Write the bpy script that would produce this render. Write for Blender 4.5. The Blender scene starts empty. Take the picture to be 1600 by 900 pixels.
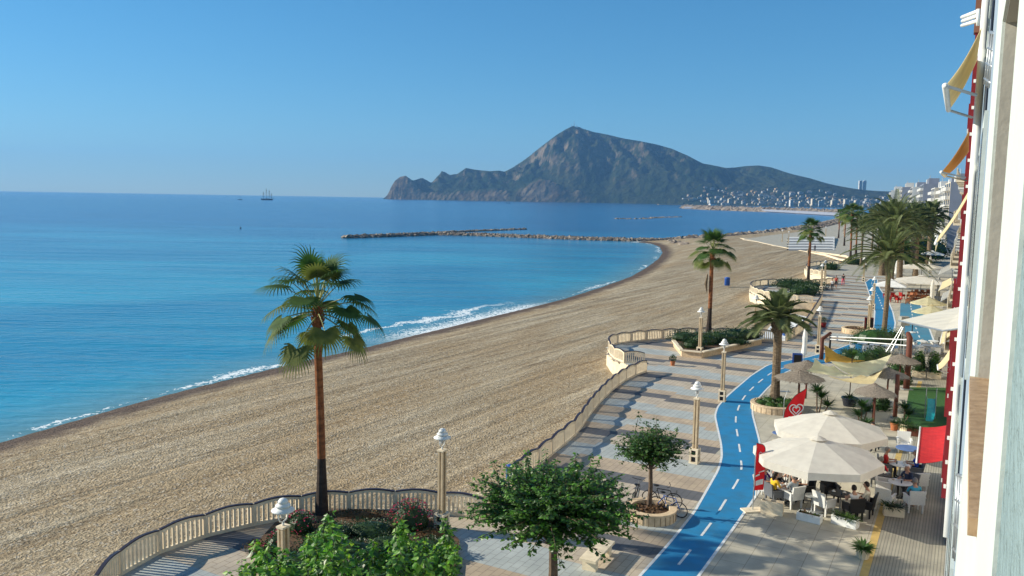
import bpy, bmesh, math, random
import numpy as np
from mathutils import Vector, Matrix, noise as mnoise
random.seed(7)
R = math.radians
S = bpy.context.scene
COL = S.collection

# ------------------------------------------------------------------ camera
CF, CH = 1300.0, 13.0
ROLL = R(0.955); PITCH = math.atan((450-310.4)/CF)
cam = bpy.data.cameras.new('camera'); camo = bpy.data.objects.new('camera', cam); COL.objects.link(camo)
cam.sensor_width = 36; cam.lens = 36*CF/1600; cam.clip_start = 0.02; cam.clip_end = 60000
fwd = Vector((0, math.cos(PITCH), -math.sin(PITCH)))
up0 = Vector((0, math.sin(PITCH), math.cos(PITCH))); rt0 = Vector((1, 0, 0))
rt = rt0*math.cos(ROLL) + up0*math.sin(ROLL)
up = -rt0*math.sin(ROLL) + up0*math.cos(ROLL)
M = Matrix((rt, up, -fwd)).transposed().to_4x4(); M.translation = (0, 0, CH)
camo.matrix_world = M
S.camera = camo
# ------------------------------------------------------------------ world and sun
SUN_EL = R(25.5); SUN_DIR = Vector((-math.cos(R(11))*math.cos(SUN_EL), math.sin(R(11))*math.cos(SUN_EL), math.sin(SUN_EL)))
w = bpy.data.worlds.new("World"); S.world = w; w.use_nodes = True
nt = w.node_tree; nt.nodes.clear()
wo = nt.nodes.new('ShaderNodeOutputWorld'); bg = nt.nodes.new('ShaderNodeBackground'); sk = nt.nodes.new('ShaderNodeTexSky')
sk.sky_type = 'NISHITA'; sk.sun_disc = False; sk.sun_elevation = SUN_EL
sk.sun_rotation = math.atan2(SUN_DIR.x, SUN_DIR.y)
sk.altitude = 0; sk.air_density = 1.0; sk.dust_density = 0.0; sk.ozone_density = 6.0
gm = nt.nodes.new('ShaderNodeGamma'); gm.inputs[1].default_value = .82
hs = nt.nodes.new('ShaderNodeHueSaturation'); hs.inputs['Saturation'].default_value = 1.2; hs.inputs['Value'].default_value = .94; hs.inputs['Hue'].default_value = .488
tn = nt.nodes.new('ShaderNodeMixRGB'); tn.blend_type='MULTIPLY'; tn.inputs[0].default_value = 1; tn.inputs[2].default_value = (.67,.895,1.03,1)
nt.links.new(sk.outputs[0], gm.inputs[0]); nt.links.new(gm.outputs[0], hs.inputs['Color']); nt.links.new(hs.outputs[0], tn.inputs[1]); nt.links.new(tn.outputs[0], bg.inputs[0]); nt.links.new(bg.outputs[0], wo.inputs[0])
bg.inputs[1].default_value = 0.11
sl = bpy.data.lights.new('sun', 'SUN'); sl.energy = 4.6; sl.angle = R(0.5); sl.color = (1, 0.93, 0.76)
so = bpy.data.objects.new('sun', sl); COL.objects.link(so)
so.rotation_euler = SUN_DIR.to_track_quat('Z', 'Y').to_euler(); so.location = (-60, 20, 60)
S.view_settings.view_transform = 'Standard'; S.view_settings.look = 'None'
S.view_settings.exposure = 0.68; S.view_settings.gamma = 1
S.render.engine = 'CYCLES'

# ------------------------------------------------------------------ pixel -> place (surveying helper)
def ray(px, py):
    a = px-800; b = 450-py
    return (rt*(a/CF) + up*(b/CF) + fwd)
def G(px, py, z=0.0):
    d = ray(px, py); t = (z-CH)/d.z
    return Vector((d.x*t, d.y*t, z))
def D(px, py, y):
    d = ray(px, py); t = y/d.y
    return Vector((d.x*t, y, CH+d.z*t))
TH = math.atan(.547); U = Vector((math.sin(TH), math.cos(TH), 0)); N = Vector((-math.cos(TH), math.sin(TH), 0))
def F(s, t, z=0.0): return Vector((U.x*s+N.x*t, U.y*s+N.y*t, z))
def st(p): return (p.x*U.x+p.y*U.y, p.x*N.x+p.y*N.y)
FANG = math.atan2(U.y, U.x)      # heading of the facade line

# ------------------------------------------------------------------ materials
def mat(name, col, rough=.8, col2=None, scale=8, bump=0, bscale=None, metal=0, spec=.3, stretch=None, detail=4, ramp=(.35,.65), transl=0):
    m = bpy.data.materials.new(name); m.use_nodes = True
    n = m.node_tree.nodes; l = m.node_tree.links
    p = n['Principled BSDF']; p.inputs['Roughness'].default_value = rough; p.inputs['Metallic'].default_value = metal
    p.inputs['Specular IOR Level'].default_value = spec
    c4 = (*col, 1); p.inputs['Base Color'].default_value = c4
    tc = n.new('ShaderNodeTexCoord'); mp = n.new('ShaderNodeMapping'); l.new(tc.outputs['Object'], mp.inputs[0])
    if stretch: mp.inputs['Scale'].default_value = stretch
    if col2 is None: col2 = tuple(c*.78 for c in col)
    nz = n.new('ShaderNodeTexNoise'); nz.inputs['Scale'].default_value = scale; nz.inputs['Detail'].default_value = detail
    l.new(mp.outputs[0], nz.inputs['Vector'])
    cr = n.new('ShaderNodeValToRGB'); cr.color_ramp.elements[0].position = ramp[0]; cr.color_ramp.elements[1].position = ramp[1]
    cr.color_ramp.elements[0].color = (*col2, 1); cr.color_ramp.elements[1].color = c4
    l.new(nz.outputs['Fac'], cr.inputs[0]); l.new(cr.outputs[0], p.inputs['Base Color'])
    if bump:
        nb = n.new('ShaderNodeTexNoise'); nb.inputs['Scale'].default_value = bscale or scale*3; nb.inputs['Detail'].default_value = 5
        l.new(mp.outputs[0], nb.inputs['Vector'])
        bn = n.new('ShaderNodeBump'); bn.inputs['Strength'].default_value = bump; bn.inputs['Distance'].default_value = .02
        l.new(nb.outputs['Fac'], bn.inputs['Height']); l.new(bn.outputs[0], p.inputs['Normal'])
    if transl:
        tr = n.new('ShaderNodeBsdfTranslucent'); mx = n.new('ShaderNodeMixShader'); mx.inputs[0].default_value = transl
        hsn = n.new('ShaderNodeHueSaturation'); hsn.inputs['Value'].default_value = 1.6; hsn.inputs['Saturation'].default_value = 1.1
        l.new(cr.outputs[0], hsn.inputs['Color']); l.new(hsn.outputs[0], tr.inputs[0])
        l.new(p.outputs[0], mx.inputs[1]); l.new(tr.outputs[0], mx.inputs[2]); l.new(mx.outputs[0], n['Material Output'].inputs[0])
    return m
MT = dict(
 cream=mat('cream_concrete', (.80,.68,.50), .85, (.66,.55,.40), 3, .15),
 cap=mat('dark_coping_paint', (.035,.03,.05), .5),
 white=mat('white_paint', (.80,.80,.77), .5, (.70,.69,.66), 3),
 wwhite=mat('white_wicker', (.78,.77,.74), .6, (.6,.59,.56), 60, .4, 120),
 gwick=mat('grey_wicker', (.16,.17,.18), .6, (.1,.1,.11), 60, .4, 120),
 post=mat('tan_stone_post', (.62,.48,.31), .8, (.48,.37,.24), 4, .1),
 dark=mat('dark_gloss', (.015,.018,.03), .25, spec=.5),
 black=mat('black_paint', (.015,.015,.017), .5),
 metal=mat('grey_metal', (.42,.44,.45), .4, metal=.6),
 fabric=mat('ecru_canvas', (.72,.68,.60), .9, (.64,.60,.53), 2.5, .25, 6, transl=.25),
 wfabric=mat('white_canvas', (.8,.78,.74), .9, (.7,.68,.64), 2.5, .2, 6, transl=.15),
 beige=mat('beige_canvas', (.70,.62,.40), .9, (.6,.52,.33), 2.5, .2, 6, transl=.45),
 sail=mat('cream_sail_cloth', (.80,.77,.60), .9, (.72,.69,.53), 2, .2, 5, transl=.5),
 ysail=mat('yellow_sail_cloth', (.70,.54,.22), .9, (.6,.45,.18), 2, .2, 5, transl=.5),
 redc=mat('red_awning_cloth', (.62,.03,.03), .8, (.5,.02,.025), 3, .1, transl=.1),
 redp=mat('dark_red_paint', (.21,.012,.018), .5, (.16,.01,.014), 3),
 redf=mat('red_flag_cloth', (.62,.015,.02), .6, (.55,.012,.018), 2, transl=.15),
 terra=mat('terracotta', (.48,.17,.07), .85, (.36,.12,.05), 6),
 wood=mat('reddish_wood', (.15,.045,.025), .7, (.08,.025,.015), 4, .2, stretch=(1,1,.2)),
 bark=mat('bark', (.16,.11,.075), .95, (.08,.055,.04), 5, .6, 14),
 pbark=mat('shaggy_palm_bark', (.30,.115,.045), .95, (.17,.06,.025), 3, .8, 9, stretch=(1,1,3)),
 pbark2=mat('dark_palm_bark', (.065,.045,.035), .95, (.035,.025,.02), 3, .8, 9, stretch=(1,1,3)),
 dbark=mat('date_palm_bark', (.22,.16,.10), .95, (.10,.07,.045), 6, .9, 10, stretch=(1,1,2)),
 petiole=mat('frond_stalk', (.28,.30,.10), .6),
 fan1=mat('fan_leaf', (.06,.12,.025), .7, (.028,.065,.014), 3, transl=.25, spec=.2),
 fan2=mat('old_fan_leaf', (.16,.18,.05), .7, (.08,.11,.025), 3, transl=.3, spec=.2),
 date1=mat('date_leaf', (.10,.135,.04), .55, (.055,.08,.025), 3, transl=.2, spec=.4),
 date2=mat('grey_date_leaf', (.16,.19,.075), .6, (.09,.11,.045), 3, transl=.2, spec=.4),
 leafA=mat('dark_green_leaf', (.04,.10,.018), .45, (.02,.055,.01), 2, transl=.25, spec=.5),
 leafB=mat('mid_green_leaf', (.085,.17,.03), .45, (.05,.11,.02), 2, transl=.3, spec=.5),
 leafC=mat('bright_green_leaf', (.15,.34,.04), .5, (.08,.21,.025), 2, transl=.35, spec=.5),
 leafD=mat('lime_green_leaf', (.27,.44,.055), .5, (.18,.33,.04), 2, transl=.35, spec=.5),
 hedge=mat('hedge_leaf', (.035,.07,.018), .5, (.018,.04,.01), 3, transl=.15, spec=.4),
 pink=mat('pink_petal', (.62,.05,.14), .6, (.5,.03,.10), 5, transl=.2),
 soil=mat('brown_soil', (.14,.08,.045), .95, (.08,.045,.025), 6, .8, 20),
 ring=mat('planter_stone', (.66,.50,.33), .85, (.52,.39,.25), 5, .3),
 thatch=mat('grey_thatch', (.25,.21,.17), .95, (.15,.125,.10), 12, .9, 40, stretch=(1,1,.4)),
 turf=mat('green_turf', (.03,.10,.02), .9, (.02,.07,.014), 8, .4, 60),
 teal=mat('teal_plastic', (.01,.30,.34), .35, spec=.5),
 bluep=mat('blue_plastic', (.02,.10,.42), .4, spec=.5),
 yellow=mat('ochre_strip_paint', (.52,.36,.12), .8, (.42,.3,.11), 3),
 mark=mat('white_road_paint', (.70,.72,.72), .7, (.55,.58,.6), 5),
 skin=mat('skin', (.50,.27,.18), .55), hair=mat('dark_hair', (.02,.013,.01), .5), ghair=mat('grey_hair', (.25,.23,.21), .6),
 rock=mat('pale_rock', (.36,.30,.24), .9, (.18,.14,.11), 1.2, .7, 3),
 glass=mat('window_glass', (.03,.045,.06), .12, spec=.6),
 bwhite=mat('white_render', (.66,.65,.62), .8, (.56,.55,.52), .4),
 bcream=mat('cream_render', (.62,.55,.43), .8, (.53,.46,.36), .4),
 bgrey=mat('bluish_grey_render', (.26,.28,.34), .85, (.22,.24,.29), .3),
 brown=mat('roof_tile', (.35,.15,.08), .85, (.25,.1,.06), .5),
 ochre=mat('ochre_render', (.48,.32,.17), .85, (.38,.25,.13), .5),
 orange=mat('orange_awning_cloth', (.66,.37,.10), .8, (.56,.31,.08), 3, transl=.2),
 creamc=mat('cream_awning_cloth', (.72,.62,.38), .8, (.62,.54,.34), 3, transl=.25),
 greyc=mat('grey_awning_cloth', (.38,.37,.33), .8, (.3,.29,.26), 3, transl=.1),
 hull=mat('dark_hull', (.02,.03,.05), .5),
)
def cmat(name, col, **k): 
    if name not in MT: MT[name] = mat(name, col, .75, **k)
    return MT[name]

# ------------------------------------------------------------------ mesh builder
class MB:
    def __init__(s): s.v=[]; s.f=[]; s.m=[]; s.ms=[]; s.uv=None
    def mi(s, m):
        if isinstance(m, str): m = MT[m]
        if m not in s.ms: s.ms.append(m)
        return s.ms.index(m)
    def add(s, vs, fs, m):
        b = len(s.v); s.v += [tuple(v) for v in vs]; k = s.mi(m)
        for f in fs: s.f.append(tuple(b+i for i in f)); s.m.append(k)
    def box(s, c, d, m, rz=0, taper=1.0):
        c = Vector(c); ca, sa = math.cos(rz), math.sin(rz); vs=[]
        for z in (-1,1):
            k = taper if z>0 else 1
            for x,y in ((-1,-1),(1,-1),(1,1),(-1,1)):
                X=x*d[0]/2*k; Y=y*d[1]/2*k
                vs.append((c.x+X*ca-Y*sa, c.y+X*sa+Y*ca, c.z+z*d[2]/2))
        s.add(vs, [(3,2,1,0),(4,5,6,7),(0,1,5,4),(1,2,6,5),(2,3,7,6),(3,0,4,7)], m)
    def tube(s, pts, rs, m, n=8, cap=True):
        pts=[Vector(p) for p in pts]
        if not isinstance(rs,(list,tuple)): rs=[rs]*len(pts)
        rings=[]; vs=[]; fs=[]
        ref=None
        for i,p in enumerate(pts):
            d=(pts[min(i+1,len(pts)-1)]-pts[max(i-1,0)]).normalized()
            if ref is None: ref = Vector((1,0,0)) if abs(d.x)<.8 else Vector((0,1,0))
            a=(ref-d*ref.dot(d)).normalized(); ref=a; b=d.cross(a)
            for k in range(n):
                t=2*math.pi*k/n; vs.append(p+(a*math.cos(t)+b*math.sin(t))*rs[i])
        for i in range(len(pts)-1):
            for k in range(n): fs.append((i*n+k,i*n+(k+1)%n,(i+1)*n+(k+1)%n,(i+1)*n+k))
        if cap: fs.append(tuple(range(n-1,-1,-1))); fs.append(tuple((len(pts)-1)*n+k for k in range(n)))
        s.add(vs,fs,m)
    def lathe(s, prof, m, c=(0,0,0), n=16, cap=True):
        c=Vector(c); vs=[];fs=[]
        for r,z in prof:
            for k in range(n):
                t=2*math.pi*k/n; vs.append((c.x+r*math.cos(t),c.y+r*math.sin(t),c.z+z))
        for i in range(len(prof)-1):
            for k in range(n): fs.append((i*n+k,i*n+(k+1)%n,(i+1)*n+(k+1)%n,(i+1)*n+k))
        if cap:
            fs.append(tuple(range(n-1,-1,-1))); fs.append(tuple((len(prof)-1)*n+k for k in range(n)))
        s.add(vs,fs,m)
    def prism(s, poly, z0, z1, m, side=None):
        n=len(poly); a=sum(poly[i][0]*poly[(i+1)%n][1]-poly[(i+1)%n][0]*poly[i][1] for i in range(n))
        if a<0: poly=list(poly)[::-1]
        vs=[(p[0],p[1],z0) for p in poly]+[(p[0],p[1],z1) for p in poly]
        s.add(vs,[tuple(range(n,2*n))],m)
        s.add(vs,[tuple(range(n-1,-1,-1))]+[(i,(i+1)%n,n+(i+1)%n,n+i) for i in range(n)],side or m)
    def sph(s, c, r, m, n=8, sq=(1,1,1)):
        vs=[];fs=[]; c=Vector(c); h=n//2+1
        for i in range(h+1):
            ph=math.pi*i/h
            for k in range(n):
                t=2*math.pi*k/n; vs.append((c.x+r*sq[0]*math.sin(ph)*math.cos(t),c.y+r*sq[1]*math.sin(ph)*math.sin(t),c.z-r*sq[2]*math.cos(ph)))
        for i in range(h):
            for k in range(n): fs.append((i*n+k,i*n+(k+1)%n,(i+1)*n+(k+1)%n,(i+1)*n+k))
        s.add(vs,fs,m)
    def build(s, name, parent=None, smooth=False, loc=None):
        me=bpy.data.meshes.new(name); me.from_pydata(s.v,[],s.f)
        for m in s.ms: me.materials.append(m)
        me.polygons.foreach_set('material_index', s.m)
        if smooth: me.polygons.foreach_set('use_smooth',[True]*len(s.f))
        me.update()
        o=bpy.data.objects.new(name,me); COL.objects.link(o)
        if parent is not None: o.parent=parent
        if loc is not None: o.location=loc
        return o
def tag(o,label=None,cat=None,group=None,kind=None):
    if label: o['label']=label
    if cat: o['category']=cat
    if group: o['group']=group
    if kind: o['kind']=kind
    return o
def thing(name,label,cat,loc=(0,0,0),rz=0,group=None):
    o=bpy.data.objects.new(name,None); COL.objects.link(o); o.location=loc; o.rotation_euler=(0,0,rz)
    o.empty_display_size=.2
    return tag(o,label,cat,group)
KIDS={}
def kids(o): return [c for c in o.children]
def dup(o,loc=None,rz=None,label=None,group=None,parent=None,sc=None):
    c=o.copy(); COL.objects.link(c)
    if parent is not None: c.parent=parent
    if loc is not None: c.location=loc
    if rz is not None: c.rotation_euler=(0,0,rz)
    if label: c['label']=label
    if group: c['group']=group
    if sc: c.scale=(sc,sc,sc) if not isinstance(sc,tuple) else sc
    for ch in kids(o): dup(ch,parent=c)
    return c
def inside(x,y,poly):
    r=False;n=len(poly);j=n-1
    for i in range(n):
        xi,yi=poly[i][0],poly[i][1];xj,yj=poly[j][0],poly[j][1]
        if (yi>y)!=(yj>y) and x<(xj-xi)*(y-yi)/(yj-yi)+xi: r=not r
        j=i
    return r
def resample(pts,step):
    pts=[Vector(p) for p in pts]; out=[pts[0].copy()]; L=[0]
    for a,b in zip(pts,pts[1:]): L.append(L[-1]+(b-a).length)
    n=max(1,round(L[-1]/step)); res=[]
    for k in range(n+1):
        d=L[-1]*k/n
        for i in range(len(pts)-1):
            if d<=L[i+1]+1e-9:
                t=(d-L[i])/max(1e-9,L[i+1]-L[i]); res.append(pts[i].lerp(pts[i+1],t)); break
    return res
def smoothpts(pts,it=2):
    for _ in range(it):
        o=[pts[0]]
        for a,b in zip(pts,pts[1:]): o+= [a.lerp(b,.25),a.lerp(b,.75)]
        o.append(pts[-1]); pts=o
    return pts

# ================================================================== SETTING
SEA=-2.0
shore_px=[(0,690),(100,661),(200,632),(300,606),(410,579),(490,560),(560,545),(640,525),(700,511),(760,496),(820,482),(880,467),(940,448),(985,432),(1012,416),(1028,404),(1034,395),(1030,386),(1018,381),(1000,379),(992,378)]
shore=[G(x,y,SEA) for x,y in shore_px]
shore=[shore[0]-(shore[2]-shore[0])*3]+shore
pier_root=G(1000,377,SEA)
# the far side of the beach: boulder bank towards the next cove
bank=[G(*p,SEA) for p in [(1062,375),(1100,372),(1130,369),(1165,365),(1200,360),(1240,356),(1275,350),(1300,343),(1335,336)]]
land_line=shore+bank[:]
LL=np.array([(p.x,p.y) for p in land_line])
landpoly=[(p.x,p.y) for p in land_line]+[(bank[-1].x+100,bank[-1].y+500),(900,1400),(3500,3300),(9000,3300),(9000,-400),(-400,-400)]
landpoly[0:0]=[(-400,-150)]
def shore_dist(X,Y):
    d=np.full(X.shape,1e9)
    for i in range(len(LL)-1):
        ax,ay=LL[i];bx,by=LL[i+1];dx,dy=bx-ax,by-ay
        t=np.clip(((X-ax)*dx+(Y-ay)*dy)/(dx*dx+dy*dy),0,1)
        d=np.minimum(d,np.hypot(X-ax-t*dx,Y-ay-t*dy))
    ins=np.zeros(X.shape,bool); n=len(landpoly); j=n-1
    for i in range(n):
        xi,yi=landpoly[i];xj,yj=landpoly[j]
        c=((yi>Y)!=(yj>Y))&(X<(xj-xi)*(Y-yi)/((yj-yi) if yj!=yi else 1e-9)+xi)
        ins^=c; j=i
    return np.where(ins,d,-d)     # positive on land
def grid_obj(name,xs,ys,zf,m,attr=True,smooth=True):
    X,Y=np.meshgrid(xs,ys); sd=shore_dist(X,Y) if attr else None
    Z=zf(X,Y,sd); V=np.stack([X.ravel(),Y.ravel(),Z.ravel()],1); nx,ny=len(xs),len(ys)
    i=np.arange(nx*ny).reshape(ny,nx); Fc=np.stack([i[:-1,:-1].ravel(),i[:-1,1:].ravel(),i[1:,1:].ravel(),i[1:,:-1].ravel()],1)
    me=bpy.data.meshes.new(name); me.from_pydata(V.tolist(),[],Fc.tolist()); me.materials.append(m)
    if smooth: me.polygons.foreach_set('use_smooth',[True]*len(me.polygons))
    if attr:
        a=me.attributes.new('shore','FLOAT','POINT'); a.data.foreach_set('value',sd.ravel().astype(np.float32))
    o=bpy.data.objects.new(name,me); COL.objects.link(o); return o
def nodes_of(m): return m.node_tree.nodes, m.node_tree.links
# --- sea
def sea_material():
    m=bpy.data.materials.new('sea_water'); m.use_nodes=True; n,l=nodes_of(m); p=n['Principled BSDF']
    tc=n.new('ShaderNodeTexCoord'); at=n.new('ShaderNodeAttribute'); at.attribute_name='shore'
    def mp(scale,rot=0):
        q=n.new('ShaderNodeMapping'); q.inputs['Scale'].default_value=scale; q.inputs['Rotation'].default_value=(0,0,rot); l.new(tc.outputs['Object'],q.inputs[0]); return q
    def nz(mpn,sc,det=4,dist=0):
        q=n.new('ShaderNodeTexNoise'); q.inputs['Scale'].default_value=sc; q.inputs['Detail'].default_value=det; q.inputs['Distortion'].default_value=dist; l.new(mpn.outputs[0],q.inputs['Vector']); return q
    def math_(op,a,b=None,c=None):
        q=n.new('ShaderNodeMath'); q.operation=op
        for i,v in enumerate((a,b,c)):
            if v is None: continue
            if isinstance(v,(int,float)): q.inputs[i].default_value=v
            else: l.new(v,q.inputs[i])
        return q.outputs[0]
    def mixc(f,a,b):
        q=n.new('ShaderNodeMix'); q.data_type='RGBA'
        if isinstance(f,float): q.inputs['Factor'].default_value=f
        else: l.new(f,q.inputs['Factor'])
        for k,v in (('A',a),('B',b)):
            i=[s for s in q.inputs if s.name==k and s.type=='RGBA'][0]
            if isinstance(v,tuple): i.default_value=(*v,1)
            else: l.new(v,i)
        return [s for s in q.outputs if s.type=='RGBA'][0]
    def mr(v,a,b,c=0,d=1):
        q=n.new('ShaderNodeMapRange'); q.inputs[1].default_value=a; q.inputs[2].default_value=b; q.inputs[3].default_value=c; q.inputs[4].default_value=d; l.new(v,q.inputs[0]); return q.outputs[0]
    dist=math_('MULTIPLY',at.outputs['Fac'],-1.0)
    sep=n.new('ShaderNodeSeparateXYZ'); l.new(tc.outputs['Object'],sep.inputs[0])
    far=mr(sep.outputs['Y'],180,420)
    patch=mr(nz(mp((.012,.03,1),R(-8)),1.,4,.4).outputs['Fac'],.38,.62)
    near=mixc(patch,(.012,.19,.34),(.035,.32,.46))
    body=mixc(far,near,mixc(patch,(.007,.08,.22),(.010,.125,.30)))
    shal=mr(dist,0.,9.,1.,0.)
    shal=math_('POWER',shal,1.6)
    body=mixc(math_('MULTIPLY',shal,.75),body,(.17,.27,.25))
    # foam: lace near the waterline, a broken line of swash, one low breaker
    fn=nz(mp((1,1,1)),2.6,6,1.0).outputs['Fac']; lo=nz(mp((1,1,1)),.16,2).outputs['Fac']
    wid=mr(lo,.38,.62,.25,2.2)
    e1=math_('SUBTRACT',1.0,math_('DIVIDE',math_('ABSOLUTE',math_('SUBTRACT',dist,math_('MULTIPLY',wid,.45))),wid)); 
    f1=math_('GREATER_THAN',math_('ADD',math_('ADD',math_('MULTIPLY',e1,.33),fn),mr(nz(mp((1,1,1),1.),.05,1).outputs['Fac'],.42,.58,-.2,.0)),.76)
    lo2=nz(mp((1,1,1)),.11,2).outputs['Fac']
    off=mr(lo2,.3,.7,3.5,8.0)
    e2=math_('SUBTRACT',1.0,math_('DIVIDE',math_('ABSOLUTE',math_('SUBTRACT',dist,off)),1.6))
    brk=math_('MULTIPLY',mr(sep.outputs['Y'],84,92),mr(sep.outputs['Y'],122,112))
    f2=math_('MULTIPLY',math_('GREATER_THAN',math_('ADD',math_('MULTIPLY',e2,.33),fn),.74),1.)
    f2=math_('MULTIPLY',f2,brk)
    wb=math_('MULTIPLY',math_('GREATER_THAN',math_('ADD',mr(dist,.0,6.,.26,-.15),fn),.66),brk)
    foam=math_('MINIMUM',math_('ADD',math_('ADD',f1,f2),wb),1.0)
    foam=math_('MULTIPLY',foam,math_('GREATER_THAN',14.,dist))
    foam=math_('MULTIPLY',foam,math_('LESS_THAN',sep.outputs['Y'],330.))
    col=mixc(foam,body,(.78,.82,.82)); l.new(col,p.inputs['Base Color'])
    l.new(mr(foam,0,1,.17,.8),p.inputs['Roughness'])
    p.inputs['IOR'].default_value=1.33; p.inputs['Specular IOR Level'].default_value=.42
    w1=nz(mp((.35,.9,1),R(25)),1.1,5,.3).outputs['Fac']; w2=nz(mp((.03,.12,1),R(12)),1.,3).outputs['Fac']
    h=math_('ADD',math_('MULTIPLY',w1,.30),math_('MULTIPLY',w2,1.2))
    bn=n.new('ShaderNodeBump'); bn.inputs['Strength'].default_value=.75; bn.inputs['Distance'].default_value=1.0
    l.new(h,bn.inputs['Height']); l.new(bn.outputs[0],p.inputs['Normal'])
    return m
xs=np.concatenate([[-11500,-6000,-3000,-1500,-800,-400,-200,-120,-80],np.arange(-60,75,1.25),np.arange(80,260,6),[300,500,900,2000,4000,8000,11500]])
ys=np.concatenate([[-60,-20,0,15],np.arange(25,345,1.6),np.arange(350,600,12),[700,1000,1600,2600,4000,6500,9000,11500]])
tag(grid_obj('sea',xs,ys,lambda X,Y,s:np.full(X.shape,SEA),sea_material()),kind='structure')
# --- beach
def beach_material():
    m=bpy.data.materials.new('pebble_sand'); m.use_nodes=True; n,l=nodes_of(m); p=n['Principled BSDF']; p.inputs['Roughness'].default_value=.9; p.inputs['Specular IOR Level'].default_value=.15
    tc=n.new('ShaderNodeTexCoord'); at=n.new('ShaderNodeAttribute'); at.attribute_name='shore'
    def mp(scale,rot=0):
        q0=n.new('ShaderNodeMapping'); q0.inputs['Rotation'].default_value=(0,0,rot); l.new(tc.outputs['Object'],q0.inputs[0])
        q=n.new('ShaderNodeMapping'); q.inputs['Scale'].default_value=scale; l.new(q0.outputs[0],q.inputs[0]); return q
    def nz(v,sc,det=4,dist=0):
        q=n.new('ShaderNodeTexNoise'); q.inputs['Scale'].default_value=sc; q.inputs['Detail'].default_value=det; q.inputs['Distortion'].default_value=dist; l.new(v.outputs[0],q.inputs['Vector']); return q.outputs['Fac']
    def ramp(v,els):
        q=n.new('ShaderNodeValToRGB'); e=q.color_ramp.elements
        while len(e)<len(els): e.new(.5)
        for a,(pos,c) in zip(e,els): a.position=pos; a.color=(*c,1)
        l.new(v,q.inputs[0]); return q.outputs[0]
    def mix(f,a,b,t='MIX'):
        q=n.new('ShaderNodeMixRGB'); q.blend_type=t
        for k,v in ((0,f),(1,a),(2,b)):
            if isinstance(v,(int,float)): q.inputs[k].default_value=v
            elif isinstance(v,tuple): q.inputs[k].default_value=(*v,1)
            else: l.new(v,q.inputs[k])
        return q.outputs[0]
    streak=nz(mp((.045,.85,1),-(FANG-R(3))),1,6,.25); blot=nz(mp((.06,.25,1),-FANG),1,4,.3)
    gr=nz(mp((1,1,1)),9,3); 
    vo=n.new('ShaderNodeTexVoronoi'); vo.inputs['Scale'].default_value=8; l.new(mp((1,1,1)).outputs[0],vo.inputs['Vector'])
    c=ramp(streak,[(.30,(.28,.215,.135)),(.48,(.41,.33,.22)),(.74,(.52,.44,.315))])
    c=mix(ramp(blot,[(.42,(0,0,0)),(.66,(1,1,1))]),c,(.37,.275,.165)); c2=c
    crease=nz(mp((.16,2.1,1),-(FANG-R(6))),1,3,.5)
    c=mix(1.,c,ramp(crease,[(.28,(.60,.55,.50)),(.42,(1,1,1))]),'MULTIPLY')
    big=nz(mp((1,1,1)),3.2,4)
    c=mix(1.,c,ramp(big,[(.32,(.72,.70,.68)),(.66,(1.22,1.22,1.2))]),'MULTIPLY')
    c=mix(.7,c,mix(1.,c,ramp(gr,[(.3,(.45,.42,.4)),(.65,(1.35,1.35,1.35))]),'MULTIPLY'))
    sepc=n.new('ShaderNodeSeparateColor'); l.new(vo.outputs['Color'],sepc.inputs[0])
    c=mix(ramp(sepc.outputs[0],[(.86,(0,0,0)),(.95,(.5,.5,.5))]),c,(.56,.50,.41))
    wv=n.new('ShaderNodeMath'); wv.operation='MULTIPLY_ADD'; l.new(nz(mp((1,1,1)),.5,4),wv.inputs[0]); wv.inputs[1].default_value=-3.5; l.new(at.outputs['Fac'],wv.inputs[2])
    wet=n.new('ShaderNodeMapRange'); wet.inputs[1].default_value=.2; wet.inputs[2].default_value=2.3; wet.inputs[3].default_value=1; wet.inputs[4].default_value=0; l.new(wv.outputs[0],wet.inputs[0])
    peb=ramp(gr,[(.35,(.05,.035,.028)),(.65,(.20,.14,.105))])
    c=mix(wet.outputs[0],c,peb)
    l.new(c,p.inputs['Base Color'])
    h=n.new('ShaderNodeMath'); h.operation='MULTIPLY_ADD'; l.new(streak,h.inputs[0]); h.inputs[1].default_value=2.2; l.new(gr,h.inputs[2])
    bn=n.new('ShaderNodeBump'); bn.inputs['Strength'].default_value=.9; bn.inputs['Distance'].default_value=.16; l.new(h.outputs[0],bn.inputs['Height']); l.new(bn.outputs[0],p.inputs['Normal'])
    return m
def bz(X,Y,sd):
    z=np.where(sd>0, SEA-.02+np.clip(sd,0,6)*.115+np.clip(sd-6,0,30)*.006, SEA-.02+sd*.25)
    z=np.clip(z,-6,-1.12)
    z=z+np.clip((Y-185)/45,0,1)*1.06*np.clip((sd-6)/10,0,1)
    ss=X*U.x+Y*U.y; tt=X*N.x+Y*N.y
    return z+np.where(sd>3,.035*np.sin(tt*4.3+np.sin(ss*.11)*2)+.03*np.sin(tt*1.7+ss*.2),0)
xs=np.concatenate([[-300,-120,-70],np.arange(-45,75,.8),np.arange(76,260,4)])
ys=np.concatenate([[-150,-40,0],np.arange(12,130,.8),np.arange(131,420,2.5)])
tag(grid_obj('beach',xs,ys,bz,beach_material()),kind='structure')
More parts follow.
